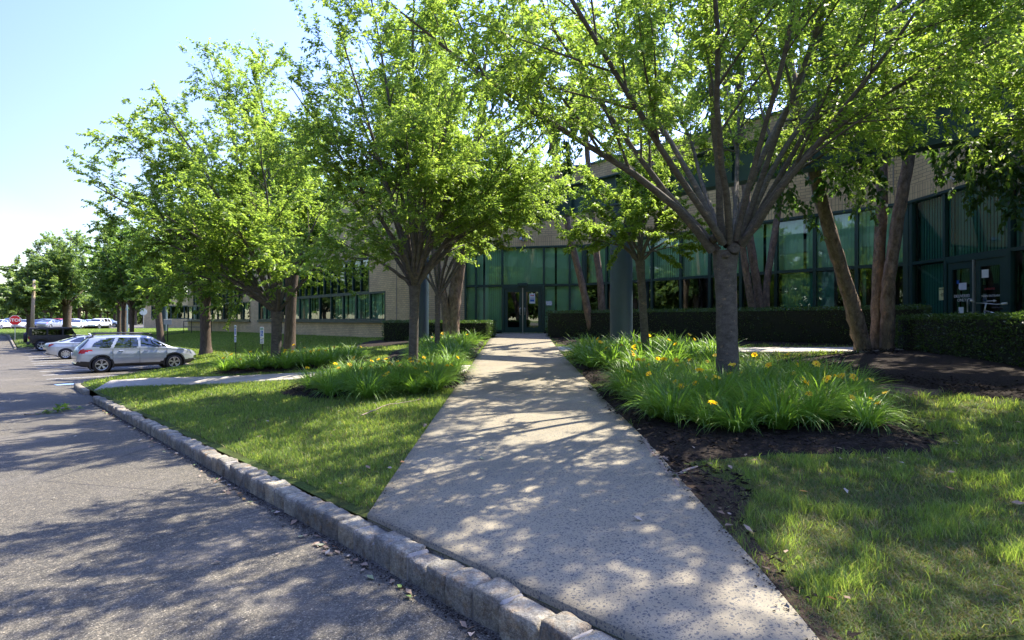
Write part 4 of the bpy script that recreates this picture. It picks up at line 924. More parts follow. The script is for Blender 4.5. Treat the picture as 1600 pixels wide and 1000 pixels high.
# --- A: the large zelkova right of the walkway
rg = np.random.default_rng(101)
bA = Vector((2.88, 7.5, 0)); bA.z = gz(bA.x, bA.y); fA = P(1133, 392, 7.5)
LA = [
 ([(1112, 392, 7.45), (1066, 325, 7.25), (972, 262, 7.0), (869, 200, 6.75), (760, 130, 6.5), (665, 60, 6.2), (600, 0, 6.0)], .068),
 ([(1122, 392, 7.5), (1050, 305, 7.6), (990, 240, 7.65), (925, 150, 7.6), (870, 60, 7.4), (830, -60, 7.2)], .060),
 ([(1128, 380, 7.6), (1085, 290, 8.1), (1035, 200, 8.6), (975, 110, 9.1), (920, 30, 9.6), (880, -60, 10.0)], .060),
 ([(1130, 380, 7.5), (1118, 270, 7.4), (1108, 170, 7.2), (1102, 60, 7.0), (1090, -80, 6.8), (1075, -250, 6.6)], .058),
 ([(1148, 385, 7.5), (1155, 320, 7.6), (1180, 250, 7.8), (1235, 150, 8.0), (1290, 20, 8.2), (1330, -120, 8.4)], .066),
 ([(1158, 385, 7.4), (1205, 300, 7.15), (1270, 222, 6.9), (1360, 150, 6.6), (1480, 100, 6.3), (1600, 40, 6.0)], .070),
 ([(1152, 380, 7.4), (1195, 290, 7.6), (1262, 180, 8.0), (1340, 80, 8.4), (1430, -20, 8.8), (1500, -90, 9.2)], .054),
 ([(1140, 380, 7.35), (1130, 270, 6.7), (1120, 100, 6.0), (1105, -120, 5.3), (1085, -380, 4.7)], .056),
 ([(1130, 380, 7.3), (1060, 260, 6.5), (960, 100, 5.7), (830, -120, 5.0), (690, -330, 4.5)], .056),
 ([(1145, 375, 7.7), (1150, 290, 8.6), (1160, 200, 9.6), (1170, 100, 10.6), (1180, 20, 11.5)], .052),
 ([(1158, 380, 7.3), (1240, 255, 6.5), (1370, 100, 5.8), (1540, -120, 5.1)], .052),
 ([(1135, 385, 7.6), (1100, 300, 8.4), (1080, 215, 9.6), (1040, 150, 10.8), (1000, 90, 12.0)], .045),
 ([(1155, 375, 7.4), (1230, 180, 7.1), (1340, -140, 6.5), (1437, -540, 5.9)], .050),
 ([(1150, 375, 7.3), (1210, 130, 6.5), (1290, -260, 5.6), (1370, -660, 5.0)], .046),
 ([(1160, 378, 7.4), (1310, 110, 6.9), (1460, -150, 6.2), (1600, -400, 5.5)], .046),
 ([(1155, 380, 7.6), (1215, 290, 8.4), (1300, 230, 9.2), (1400, 170, 10.0)], .045),
]
leadA = [([P(*q) for q in l], r_ * .86) for l, r_ in LA]
tA, NL['A'] = make_tree("zelkova_tree", "large multi-stemmed tree with grey knobbly trunk rising from the daylily bed right of the walkway", bA, [flare(bA, fA, .14, None, fl=1.3)], leadA, M['zelkova_leaf'], M['zbark'], rg,
    group="young shade trees around the walkway", b1=(3.6, 2.0), b2=(8, .72), b3=(3.4, .34), target=185000, leaf=(22, .056), droop=.10, up=.2, aspect=.40, rough=.02, t0=.28)
knobs(tA, bA, [(P(1116, 372, 7.36) , .055), (P(1147, 388, 7.33), .075), (P(1135, 398, 7.33), .045)], M['zbark'])

def vase(name, label, base_px, depth, fork_px, r, tips, leafmat, bark, seed, lr=None, cut=.9, curve=.32, **kw):
    """base_px/fork_px in the photograph at the given depth; tips: list of (px,py,depth)"""
    rg = np.random.default_rng(seed); b = P(base_px, 500, depth); b.z = gz(b.x, b.y); fk = P(fork_px[0], fork_px[1], depth)
    lead = []
    for (x, y, Yd) in tips:
        tp = P(x, y, Yd); L = (tp - fk).length; tp = fk + (tp - fk) * (1 - cut / L); L -= cut; mid = fk.lerp(tp, .42) + Vector((0, 0, 1)) * L * curve * .35
        pts = [fk.lerp(tp, 0) - Vector((0, 0, .05))] + [(fk * (1 - t) ** 2 + mid * 2 * t * (1 - t) + tp * t * t) for t in (.12, .3, .5, .7, .85, 1)]
        lead.append((pts, (lr or r * .42) * rg.uniform(.8, 1.15)))
    return make_tree(name, label, b, [flare(b, fk, r)], lead, leafmat, bark, rg, **kw)
GZ = "young shade trees around the walkway"
# --- F: zelkova left of the walkway
tipsF = [(405, 60, 10.2), (440, 190, 12.3), (500, -60, 9.2), (560, -150, 11), (640, -250, 10), (700, -180, 12.5), (760, -60, 9.6), (800, 110, 12), (850, 240, 11.2), (865, 258, 12.6), (620, 0, 13.6), (520, 60, 13.8), (700, 60, 8.6), (450, 330, 10.2), (575, 260, 8.8), (740, 200, 9.4), (630, 120, 9), (890, 235, 11.8), (905, 150, 11.2)]
_, NL['F'] = vase("zelkova_tree", "vase-shaped tree whose slim trunk stands in the lily bed just left of the walkway", 645, 11.2, (648, 447), .095, tipsF, M['zelkova_leaf'], M['zbark'], 202, lr=.05,
    group=GZ, b1=(3.0, 1.8), b2=(7, .70), b3=(2.6, .34), target=135000, leaf=(19, .067), droop=.06, aspect=.42, up=.2)
# --- G: slimmer tree behind F
tipsG = [(600, 250, 17.5), (640, 120, 17), (700, 60, 18), (770, 170, 17), (800, 250, 16.5), (735, 250, 16), (560, 330, 17), (810, 230, 18), (860, 232, 17.5), (905, 225, 17), (690, 220, 19)]
_, NL['G'] = vase("zelkova_tree", "slimmer pale-trunked tree close behind the left walkway tree, with thin upright stems", 683, 16.5, (684, 462), .078, tipsG, M['zelkova_leaf'], M['zbark'], 203, lr=.04,
    group=GZ, b1=(2.6, 1.9), b2=(6, .85), target=44000, leaf=(22, .10), droop=.06, aspect=.45, tr_k=9)
# --- Q: tree outside the right edge whose crown reaches into the picture
tipsQ = [(1500, 40, 7.0), (1520, -60, 5.6), (1600, 90, 8.0), (1640, -160, 6.6), (1800, -300, 6), (1950, -350, 7), (2150, -150, 7.5), (2300, -50, 6), (1700, 40, 5.0), (1560, -200, 4.6), (1850, -100, 9), (1420, -120, 6.2), (1650, -300, 5.2)]
_, NL['Q'] = vase("zelkova_tree", "tree beyond the right edge whose leafy branches reach into the top right corner", 1930, 6.6, (1925, 370), .14, tipsQ, M['zelkova_leaf'], M['zbark'], 206, lr=.05,
    group=GZ, b1=(2.6, 1.8), b2=(6, .7), b3=(2.4, .34), target=44000, leaf=(19, .062), droop=.06, aspect=.42, up=.2)
# --- B: small tree behind A
tipsB = [(905, 240, 12.2), (880, 330, 11.4), (960, 180, 13.5), (1020, 200, 13), (1080, 260, 12.5), (1100, 340, 12.8), (940, 290, 11.2), (1040, 300, 11.5)]
_, NL['B'] = vase("zelkova_tree", "small slender tree forking low, between the round column and the large right-hand trunk", 1010, 12.3, (1000, 408), .088, tipsB, M['zelkova_leaf'], M['zbark'], 204, lr=.05,
    group=GZ, b1=(3.6, 1.35), b2=(8, .55), b3=(2.5, .28), target=34000, leaf=(24, .07), droop=.05, aspect=.42, curve=.25, tr_k=10)
# --- I: zelkova further left
tipsI = [(100, 248, 14.6), (150, 165, 16), (225, 115, 15), (318, 65, 16), (400, 70, 17), (480, 150, 18), (545, 260, 16.4), (540, 372, 15.2), (150, 320, 15), (200, 290, 13.2), (300, 230, 12.6), (400, 150, 13.2), (480, 220, 19), (380, 90, 20), (150, 265, 18.5), (300, 400, 13.6), (270, 170, 19), (440, 330, 12.8), (230, 400, 16.5)]
_, NL['I'] = vase("zelkova_tree", "broad spreading tree with curved grey stems over the lily bed beside the silver cars", 431, 16.2, (433, 487), .15, tipsI, M['zelkova_leaf'], M['zbark'], 205, lr=.062,
    group=GZ, b1=(2.4, 2.2), b2=(6, .9), b3=(1.6, .4), target=125000, leaf=(15, .088), droop=.06, aspect=.45, up=.15)
# --- maples and pears further off
def round_tree(name, label, base_px, depth, fork_y, r, spec, mat, bark, seed, group=None, lean=0, nlead=14, leaf=(16, .16), **kw):
    cx, cy, rx, ry, rz_ = spec   # crown centre px, radii: rx px, ry px (vertical), depth metres
    rg = np.random.default_rng(seed); tips = []
    for k in range(nlead):
        a = 2.39996 * k; c = 1 - (k + .5) / nlead * 1.55; s_ = math.sqrt(max(0, 1 - c * c))
        tips.append((cx + rx * s_ * math.cos(a) * rg.uniform(.8, 1.0), cy - ry * c * rg.uniform(.85, 1.0), depth + rz_ * s_ * math.sin(a)))
    kw.setdefault('b1', (2.0, 2.2)); kw.setdefault('b2', (5, .9)); kw.setdefault('target', 42000); kw.setdefault('t0', .15); kw.setdefault('tr_k', 9)
    return vase(name, label, base_px, depth, (base_px + lean, fork_y), r, tips, mat, bark, seed + 50, lr=r * .38, group=group, leaf=leaf, curve=.2, **kw)
GL = "shade trees along the parking stalls"
_, NL['J'] = round_tree("maple_tree", "dark-barked tree right behind the spreading tree, its trunk close to the wing wall", 452, 24, 430, .23, (450, 300, 105, 150, 3.4), M['maple_leaf'], M['dbark'], 301, "dark trees by the brick wing", lean=4, leaf=(13, .17))
_, NL['K'] = round_tree("maple_tree", "dark tree with a thick knobbed trunk in front of the far windows of the wing", 322, 31, 462, .27, (310, 385, 110, 92, 4.2), M['maple_leaf'], M['dbark'], 302, "dark trees by the brick wing", lean=-2, leaf=(13, .18))
_, NL['L'] = round_tree("maple_tree", "leaning tree with a bare brown trunk at the end of the brick wing", 252, 44, 478, .25, (238, 420, 62, 66, 4.0), M['maple_leaf'], M['dbark'], 303, GL, lean=-6, leaf=(11, .22), b1=(1.6, 2.4), target=30000)
for k, (bx_, dp, cx_, cy_, rx_, ry_, lab) in enumerate([(206, 46, 205, 400, 66, 78, "right-hand trunk of the three close trees behind the silver wagon"), (194, 50, 180, 395, 50, 70, "middle trunk of the three close trees behind the silver wagon"), (186, 54, 170, 420, 42, 60, "left-hand trunk of the three close trees behind the silver wagon")]):
    _, NL['M%d' % k] = round_tree("maple_tree", lab, bx_, dp, 485, .17, (cx_, cy_, rx_, ry_, 4.0), M['maple_leaf'] if k != 1 else M['far_leaf'], M['dbark'], 310 + k, GL, leaf=(10, .23), nlead=12, b1=(1.6, 2.2), target=30000)
_, NL['N'] = round_tree("maple_tree", "large loose tree with a thick dark trunk behind the black off-roader", 105, 62, 478, .40, (95, 420, 62, 72, 5.2), M['far_leaf'], M['dbark'], 320, GL, leaf=(9, .27), b1=(1.4, 2.8), b2=(4.0, 1.3), nlead=18, target=44000)
_, NL['O'] = round_tree("maple_tree", "tree with a slim dark trunk between the stop sign and the wooden pole", 45, 60, 490, .22, (42, 445, 46, 48, 5.0), M['far_leaf'], M['dbark'], 321, GL, leaf=(9, .27), b1=(1.6, 2.4), b2=(4.0, 1.2), target=36000)
# --- river birches
def birch(label, base_px, depth, stems, rs, seed, hang, more=(), **kw):
    rg = np.random.default_rng(seed); b = P(base_px, 500, depth); b.z = gz(b.x, b.y); tr = []; lead = []
    for st_, r_ in zip(stems, rs):
        pts = [P(x, y, Yd) for x, y, Yd in st_]; g0 = Vector((pts[0].x, pts[0].y, gz(pts[0].x, pts[0].y) - .12)); pts = [g0] + pts
        tr.append((pts, [r_ * 1.25, r_ * 1.05, r_, r_ * .9, r_ * .8, r_ * .6]))
        top = pts[-1]; dirv = (pts[-1] - pts[-2]).normalized()
        n = hang[0]
        lead.append(([top, top + dirv * 1.0, top + dirv * 2.0 + Vector((0, 0, .2)), top + dirv * 3.0 + Vector((0, 0, .6))], r_ * .58))
        for k in range(n):
            a = rg.uniform(0, 2 * np.pi); t = rg.uniform(.1, .95) ; o = top.lerp(top + dirv * 2.6, t) if k % 3 else pts[-2].lerp(top, rg.uniform(.6, .98)); L = hang[1] * rg.uniform(.7, 1.2)
            h = Vector((math.cos(a), math.sin(a), 0)); lead.append(([o, o + h * L * .3 + Vector((0, 0, L * .22)), o + h * L * .65 + Vector((0, 0, L * .22)), o + h * L - Vector((0, 0, L * .12)), o + h * L * 1.12 - Vector((0, 0, L * .42))], r_ * .22))
    fl = []
    for st_, r_ in zip(stems, rs):
        pp_ = resample([P(x, y, Yd) for x, y, Yd in st_], 30); n = int(130 * 14 / depth * 5); t = rg.uniform(0, .96, n) * 29; i = np.minimum(t.astype(int), 28); fr = (t - i)[:, None]; c_ = pp_[i] * (1 - fr) + pp_[i + 1] * fr
        a = rg.uniform(0, 2 * np.pi, n); nr = np.stack([np.cos(a), np.sin(a), 0 * a], -1); tg = np.stack([-np.sin(a), np.cos(a), 0 * a], -1); rr_ = (r_ * (1.04 - .38 * t / 29))[:, None]; o = c_ + nr * rr_ * 1.0
        sz = rg.uniform(.015, .05, (n, 1)); up_ = np.array([0, 0, 1.0]) * sz * rg.uniform(.4, 1.1, (n, 1)); lift = nr * sz * rg.uniform(.1, .45, (n, 1)); fl.append(np.stack([o - tg * sz * .5, o + tg * sz * .5, o + tg * sz * .45 + up_ + lift, o - tg * sz * .4 + up_ + lift * .6], 1).reshape(-1, 3))
    fl = np.concatenate(fl)
    for ln in more: lead.append(([P(*q) for q in ln], .03))
    kw.setdefault('leaf', (17, .095)); kw.setdefault('target', 42000)
    root, nlv = make_tree("river_birch", label, b, tr, lead, M['birch_leaf'], M['bbark'], rg, group="river birches by the hedges", b1=(3.4, 1.2), b2=(6.5, .55), droop=.35, ldroop=.8, t0=.15, up=.0, tr_k=18, rough=.07, aspect=.62, **kw)
    mesh_np('peeling_bark', fl - np.array(b, float), np.arange(len(fl)).reshape(-1, 4), M['bbark'], root)
    return root, nlv
_, NL['E'] = birch("three thick peeling brown trunks fanning out of the mulch before the right-hand glass wall", 1372, 12.6,
    [[(1350, 545, 12.5), (1322, 445, 12.3), (1290, 340, 12.1), (1262, 225, 11.9), (1235, 120, 11.7), (1215, 0, 11.5)], [(1370, 545, 12.6), (1372, 440, 12.7), (1377, 340, 12.8), (1380, 240, 13.0), (1385, 120, 13.1), (1392, 0, 13.3)], [(1386, 545, 12.4), (1388, 445, 12.3), (1403, 340, 12.3), (1424, 225, 12.2), (1440, 130, 12.2), (1465, 0, 12.2)]],
    [.135, .112, .118], 401, (7, 2.4), target=46000, more=[
    [(1424, 225, 12.2), (1470, 190, 11.8), (1530, 180, 11.4), (1575, 215, 11.2), (1590, 300, 11.1)], [(1440, 150, 12.2), (1490, 130, 11.6), (1510, 170, 11.3), (1520, 270, 11.2)], [(1440, 130, 12.2), (1520, 90, 12.0), (1600, 90, 11.6), (1650, 150, 11.4)],
    [(1265, 240, 11.9), (1300, 200, 11.5), (1340, 215, 11.3), (1350, 280, 11.2)], [(1378, 250, 12.8), (1350, 190, 12.0), (1325, 200, 11.6), (1310, 270, 11.4)], [(1262, 225, 11.9), (1230, 190, 11.6), (1215, 220, 11.4), (1225, 320, 11.3)], [(1380, 240, 13), (1410, 150, 12), (1390, 120, 11), (1350, 170, 10.6)], [(1424, 225, 12.2), (1480, 210, 12.6), (1530, 250, 12.8)]])
_, NL['D'] = birch("middle cluster of slim peeling trunks against the long hedge, right of the large tree", 1190, 17.5,
    [[(1184, 530, 17.4), (1168, 440, 17.3), (1155, 350, 17.2), (1140, 230, 17.0), (1130, 90, 17)], [(1192, 530, 17.5), (1184, 450, 17.5), (1172, 380, 17.5), (1162, 260, 17.5), (1155, 100, 17.5)], [(1196, 530, 17.6), (1198, 440, 17.7), (1213, 350, 17.8), (1228, 240, 18.0), (1250, 100, 18.2)]],
    [.095, .115, .095], 402, (4, 1.8), target=24000)
_, NL['C'] = birch("slim trunks leaning apart before the hedge between the entrance doors and the column", 940, 20.5,
    [[(926, 525, 20.4), (912, 455, 20.3), (893, 380, 20.2), (876, 300, 20.1), (850, 160, 20)], [(943, 525, 20.6), (938, 440, 20.6), (930, 380, 20.7), (921, 290, 20.8), (912, 150, 21)], [(952, 525, 20.5), (968, 450, 20.6), (985, 400, 20.8), (1003, 310, 21), (1040, 160, 21.2)]],
    [.115, .115, .10], 403, (3, 1.6), leaf=(14, .12), target=22000)
_, NL['H'] = birch("rough two-stemmed trunk beside the clipped hedge, just left of the entrance glass", 700, 20.5,
    [[(706, 527, 20.5), (712, 450, 20.5), (722, 390, 20.4), (735, 300, 20.2), (748, 200, 20)], [(700, 527, 20.3), (695, 470, 20.4), (682, 410, 20.6), (668, 330, 20.8), (655, 230, 21)]],
    [.22, .13], 404, (5, 2.6), leaf=(14, .12), target=22000)
open("/tmp/nl.txt", "w").write(repr(NL))
# far wood and the trees across the road behind the viewer (seen in the glass): copies of simple trees
pt, _ = round_tree("broadleaf_tree", "tall dark crown standing in the distant tree line", 20, 150, 480, .4, (20, 462, 34, 28, 6), M['far_leaf'], M['dbark'], 500, "distant tree line", leaf=(5, .55), b1=(1.2, 2.6), b2=(2.4, 1.6), nlead=16, tr_k=5, target=16000)
rs = random.Random(5)
def copy_far(x, y, sc, label, grp, z=None):
    c = copy_tree(pt); c.location = (x, y, gz(x, y) if z is None else z); c.scale = (sc * rs.uniform(.85, 1.2), sc * rs.uniform(.85, 1.2), sc); c.rotation_euler.z = rs.uniform(0, 6.28); c["label"] = label; c["group"] = grp; return c
pt.location = (-165, 150, EYE - 1.4)
k = 0
for px in list(range(-30, 300, 11)):
    Yd = rs.uniform(150, 200); x = (px - 800) / F * Yd
    copy_far(x, Yd, rs.uniform(.55, 1.05), "tall dark crown standing in the distant tree line", "distant tree line")
for px in list(range(-30, 300, 13)):
    Yd = rs.uniform(205, 235); x = (px - 800) / F * Yd; copy_far(x, Yd, rs.uniform(.6, .8), "low leafy growth at the foot of the distant tree line", "undergrowth of the distant tree line", EYE - 1.35 - 2.9)
for k in range(22):
    th = R(45 + k * 2.6); dq = rs.uniform(165, 215); q = (-dq * math.sin(th), dq * math.cos(th)); copy_far(q[0], q[1], rs.uniform(1.2, 1.7), "unseen tall tree added left of the far car park to darken the wing window reflections", "added reflection trees left of the far car park", EYE - 1.4 - (3.5 if k % 2 else 0))  # unseen belt, added so the wing windows don't mirror the bright horizon
for k in range(24):
    q = xy(-40 + k * 7.0, -42 + rs.uniform(-2, 2)); copy_far(q[0], q[1], rs.uniform(.85, 1.0), "unseen low-crowned tree added across the road to cover pale horizon in the glass", "added low reflection trees across the road", gz(q[0], q[1]) - 3.4)  # second row added and sunk low to block pale sky in the reflections
for k in range(19):
    for v0 in (-32,):
        q = xy(-34 + k * 8.2 + rs.uniform(-2, 2) + (4 if v0 < -30 else 0), v0 + rs.uniform(-3, 3)); copy_far(q[0], q[1], rs.uniform(.9, 1.25), "leafy tree across the road opposite the building, mirrored in its glass", "trees across the road")

# ================================================================ HEDGES
def hedge(label, corners, zt, seed, dens=1.0, lsz=.045):
    """corners: 4 plan points (front-left, front-right, back-right, back-left)"""
    rg = np.random.default_rng(seed); c = [np.array(q, float) for q in corners]; root = tag(empty("clipped_hedge", (c[0][0], c[0][1], gz(*c[0]))), label, "hedge", "clipped evergreen hedges"); off = np.array(root.location)
    cen = sum(c) / 4; ci = [q + (cen - q) / np.linalg.norm(cen - q) * .13 for q in c]; b = MB()
    zz = [gz(*q) - .1 for q in ci]; vs_ = [(q[0], q[1], z_) for q, z_ in zip(ci, zz)] + [(q[0], q[1], zt - .09) for q in ci]
    b.add([Vector(q) - Vector(off) for q in vs_], [(0, 3, 2, 1), (4, 5, 6, 7), (0, 1, 5, 4), (1, 2, 6, 5), (2, 3, 7, 6), (3, 0, 4, 7)]); b.build("inner_twigs", M['core'], root)
    V = []; 
    def shell(p00, p10, p11, p01, nrm):
        A = np.linalg.norm(p10 - p00) * np.linalg.norm(p01 - p00); n = int(A * 1500 * dens); u = rg.uniform(0, 1, (n, 1)); v_ = rg.uniform(0, 1, (n, 1))
        p = (p00 * (1 - u) + p10 * u) * (1 - v_) + (p01 * (1 - u) + p11 * u) * v_; dep = rg.uniform(-.12, .0, (n, 1)) + (fbm(p[:, 0] + p[:, 2], p[:, 1] - p[:, 2], 3.2, 4)[:, None] - .5) * .10
        dep += (rg.uniform(0, 1, (n, 1)) > .985) * rg.uniform(0, .07, (n, 1))
        p = p + nrm * dep; d = norm(rg.normal(0, .7, (n, 3)) + nrm * .5 + [0, 0, .35]); sd_ = norm(np.cross(d, norm(rg.normal(0, .8, (n, 3)) + nrm))); s = lsz * rg.uniform(.6, 1.3, (n, 1))
        V.append(np.stack([p, p + d * s * .5 + sd_ * s * .3, p + d * s, p + d * s * .5 - sd_ * s * .3], 1).reshape(-1, 3))
    g = [np.array([q[0], q[1], gz(*q)]) for q in c]; t = [np.array([q[0], q[1], zt]) for q in c]
    for a, b2 in ((0, 1), (1, 2), (3, 0)):
        d = c[b2] - c[a]; n_ = np.array([d[1], -d[0], 0]) / np.linalg.norm(d); shell(g[a], g[b2], t[b2], t[a], n_)
    shell(t[0], t[1], t[2], t[3], np.array([0, 0, 1.0]))
    v = np.concatenate(V) - off; mesh_np("leaves", v, np.arange(len(v)).reshape(-1, 4), M['hedge_leaf'], root)
    return root
M['core'] = plain("hedge_core", (.012, .016, .008), .95)
def sv(s, v): return tuple(xy(s, v))
hedge("clipped hedge left of the entrance doors, behind the lilies", [(-5.6, 24.1), (-.92, 22.0), (-.6, 23.1), (-5.1, 25.2)], EYE - .03, 1)
hedge("long dark clipped hedge under the glass wall between the doors and the birch trunks", [sv(15.35, 15.6), sv(3.2, 15.9), sv(3.4, 17.1), sv(15.6, 16.8)], EYE + .34, 2)
hedge("clipped hedge at the right edge, in front of the deliveries door", [(8.75, 12.9), (7.35, 7.4), (8.7, 7.1), (10.1, 12.7)], EYE + .10, 3, 1.3)
# ================================================================ DAYLILIES
def lily_mesh(seed, n=95, Ls=.62, wd=.015):
    rg = np.random.default_rng(seed); a = rg.uniform(0, 2 * np.pi, n); L = Ls * rg.uniform(.65, 1.15, n); out = rg.uniform(.25, 1.05, n); r0 = rg.uniform(0, .09, n)
    m = 7; t = np.linspace(0, 1, m)[None]; ca, sa = np.cos(a)[:, None], np.sin(a)[:, None]
    th0 = (.12 + out * .42)[:, None]; th = th0 + (t ** 1.4) * (out[:, None] * 1.9)          # angle from vertical grows along the blade
    ds = L[:, None] / (m - 1); rad = r0[:, None] + np.cumsum(np.sin(th), 1) * ds - np.sin(th[:, :1]) * ds; z = np.cumsum(np.cos(th), 1) * ds - np.cos(th[:, :1]) * ds
    z = np.maximum(z, .015); tw = rg.normal(0, .35, n)[:, None] * t
    cx = rad * np.cos(a[:, None] + tw * .5); cy = rad * np.sin(a[:, None] + tw * .5); w_ = wd * rg.uniform(.7, 1.2, n)[:, None] * np.array([.8, 1, 1, .95, .8, .55, .05])[None] * .5
    px, py = -sa, ca; fold = w_ * .5
    V = np.stack([np.stack([cx - px * w_, cy - py * w_, z + fold], -1), np.stack([cx, cy, z], -1), np.stack([cx + px * w_, cy + py * w_, z + fold], -1)], 2)   # n,m,3,3
    b = (np.arange(n) * m * 3)[:, None, None] + (np.arange(m - 1) * 3)[None, :, None]; Fq = np.concatenate([np.stack([b, b + 1, b + 4, b + 3], -1), np.stack([b + 1, b + 2, b + 5, b + 4], -1)], 2).reshape(-1, 4)
    return V.reshape(-1, 3), Fq
def flower_proto():
    b = MB()
    for k in range(6):
        a = k * math.pi / 3 + (.08 if k % 2 else 0); wd = .026 if k % 2 else .020; L = .062
        pr = [(.004, 0, .3), (.022, .016, 1), (.044, .026, 1.0), (.058, .022, .55), (L + .004, .014, .05)]
        vs_ = []
        for (r_, z, w_) in pr:
            for s_ in (-1, 0, 1): vs_.append((r_ * math.cos(a) - s_ * wd * w_ * math.sin(a), r_ * math.sin(a) + s_ * wd * w_ * math.cos(a), z + (.004 if s_ else 0)))
        b.add(vs_, [q for i in range(4) for q in ((i * 3, i * 3 + 1, i * 3 + 4, i * 3 + 3), (i * 3 + 1, i * 3 + 2, i * 3 + 5, i * 3 + 4))])
    b.lathe([(.002, -.06), (.006, -.03), (.013, .004)], n=8, mi=1)
    b.lathe([(.014, .010), (.003, .004)], n=8, mi=2)
    o = b.build("flower", [M['petal'], M['lily_leaf'], M['throat']]); me = o.data; bpy.data.objects.remove(o); return me
FM = flower_proto()
def stalk_mesh():
    b = MB(); b.tube([(0, 0, 0), (.01, 0, .3), (.0, .01, .6)], [.004, .0035, .0025], 5)
    for k, (x, y, z) in enumerate([(.02, .01, .60), (-.015, .02, .57), (.012, -.02, .62)]):
        b.tube([(0, .01, .56), (x, y, z)], [.002, .002], 4); b.tube([(x, y, z), (x * 1.4, y * 1.4, z + .02), (x * 1.6, y * 1.6, z + .045)], [.003, .008, .002], 6, mi=1)
    o = b.build("flower_stalk", [M['lily_leaf'], M['bud']]); me = o.data; bpy.data.objects.remove(o); return me
SM = stalk_mesh()
LM = []
for k in range(6):
    v, f = lily_mesh(900 + k, 185, .60 + .03 * (k % 3), .0135); o = mesh_np("leaves", v, f, M['lily_leaf']); LM.append(o.data); bpy.data.objects.remove(o)
LMF = []
for k in range(3):
    v, f = lily_mesh(950 + k, 90, .62, .022); o = mesh_np("leaves", v, f, M['lily_leaf']); LMF.append(o.data); bpy.data.objects.remove(o)
def lily(x, y, label, group, sc, nfl, r, far=False):
    root = tag(empty("daylily_plant", (x, y, gz(x, y) + .03), r.uniform(0, 6.28)), label, "daylily", group); root.scale = (sc * r.uniform(.95, 1.1), sc * r.uniform(.95, 1.1), sc * r.uniform(.78, 1.02)); root.rotation_euler.x = r.gauss(0, .07); root.rotation_euler.y = r.gauss(0, .07)
    o = bpy.data.objects.new("leaves", r.choice(LMF if far else LM)); COL.objects.link(o); o.parent = root
    for k in range(nfl):
        s = bpy.data.objects.new("flower_stalk", SM); COL.objects.link(s); s.parent = root; a = r.uniform(0, 6.28); d = r.uniform(.02, .10); hs = r.uniform(.62, .95)
        s.location = (d * math.cos(a), d * math.sin(a), 0); tl = r.uniform(.15, .55); s.rotation_euler = (0, tl, a); s.scale = (1, 1, hs)
        q = bpy.data.objects.new("flower", FM); COL.objects.link(q); q.parent = root
        tip = Matrix.Translation(s.location) @ s.rotation_euler.to_matrix().to_4x4() @ Vector((.012, .0, .60 * hs))
        q.location = tip; fd = Vector((r.gauss(0, .7), r.gauss(0, .7), .8)).normalized(); q.rotation_euler = fd.to_track_quat('Z', 'Y').to_euler(); fs = r.uniform(.65, .92); q.scale = (fs, fs, fs)
    return root
def fill_bed(poly, label, group, spacing, seed, sc, pf, avoid=(), far=False, shrink=1.0):
    r = random.Random(seed); poly = np.array(poly); c = poly.mean(0); poly = c + (poly - c) * shrink; a, b = poly.min(0), poly.max(0); n = 0; j = 0; y = a[1]
    while y < b[1]:
        x = a[0] + (spacing / 2 if j % 2 else 0)
        while x < b[0]:
            X, Y = x + r.gauss(0, spacing * .16), y + r.gauss(0, spacing * .16)
            if inside(poly, np.array([X]), np.array([Y]))[0] and all(math.hypot(X - q[0], Y - q[1]) > q[2] for q in avoid):
                nf = sum(r.random() < pf for _ in range(3)); q = (X - c[0], Y - c[1]); ww = 'front edge' if q[1] < -.35 * (c[1] - a[1]) else ('back edge' if q[1] > .35 * (b[1] - c[1]) else 'middle')
                lily(X, Y, ("flowering " if nf else "flowerless ") + label.replace(" in the bed", " at the %s of the bed" % ww, 1).replace(" in the large bed", " at the %s of the large bed" % ww, 1), group, sc * r.uniform(.88, 1.15), nf, r, far); n += 1
            x += spacing
        y += spacing * .86; j += 1
    return n
LA_ = [(1.55, 8.6), (1.48, 7.0), (1.5, 5.9), (1.75, 5.05), (2.4, 4.8), (3.1, 4.9), (3.45, 5.3), (3.75, 6.0), (4.1, 7.0), (4.1, 8.1), (3.2, 8.9), (2.2, 9.1)]
nA_ = fill_bed(LA_, "daylily clump in the large bed right of the walkway", "daylilies around the large right-hand tree", .37, 1, .80, .24, [(2.88, 7.5, .32)])
fill_bed([(1.45, 10.2), (2.4, 9.9), (4.2, 10.4), (4.4, 12.8), (3.4, 13.9), (1.6, 14.3), (1.42, 12.5)], "daylily clump in the bed of the slender forked tree", "daylilies by the round column", .48, 2, .95, .10, [(2.93, 12.3, .25)], True)
fill_bed([(-1.15, 9.1), (-1.15, 11.7), (-2.0, 11.95), (-3.4, 11.8), (-3.95, 10.8), (-3.5, 9.5), (-2.2, 8.8)], "daylily clump in the bed left of the walkway", "daylilies left of the walkway", .42, 3, .86, .30, [(-1.97, 11.2, .22)])
fill_bed([(-1.2, 13.8), (-1.2, 19.5), (-2.0, 20.2), (-3.0, 19), (-3.0, 15.5), (-2.4, 14.0)], "daylily clump in the bed before the left hedge", "daylilies nearer the entrance doors", .50, 4, .95, .08, [(-2.19, 16.5, .22)], True)
fill_bed(BED_I, "daylily clump in the bed by the parking signs", "daylilies beside the footpath", .50, 5, .98, .14, [(-6.79, 16.2, .3)], True, shrink=.93)

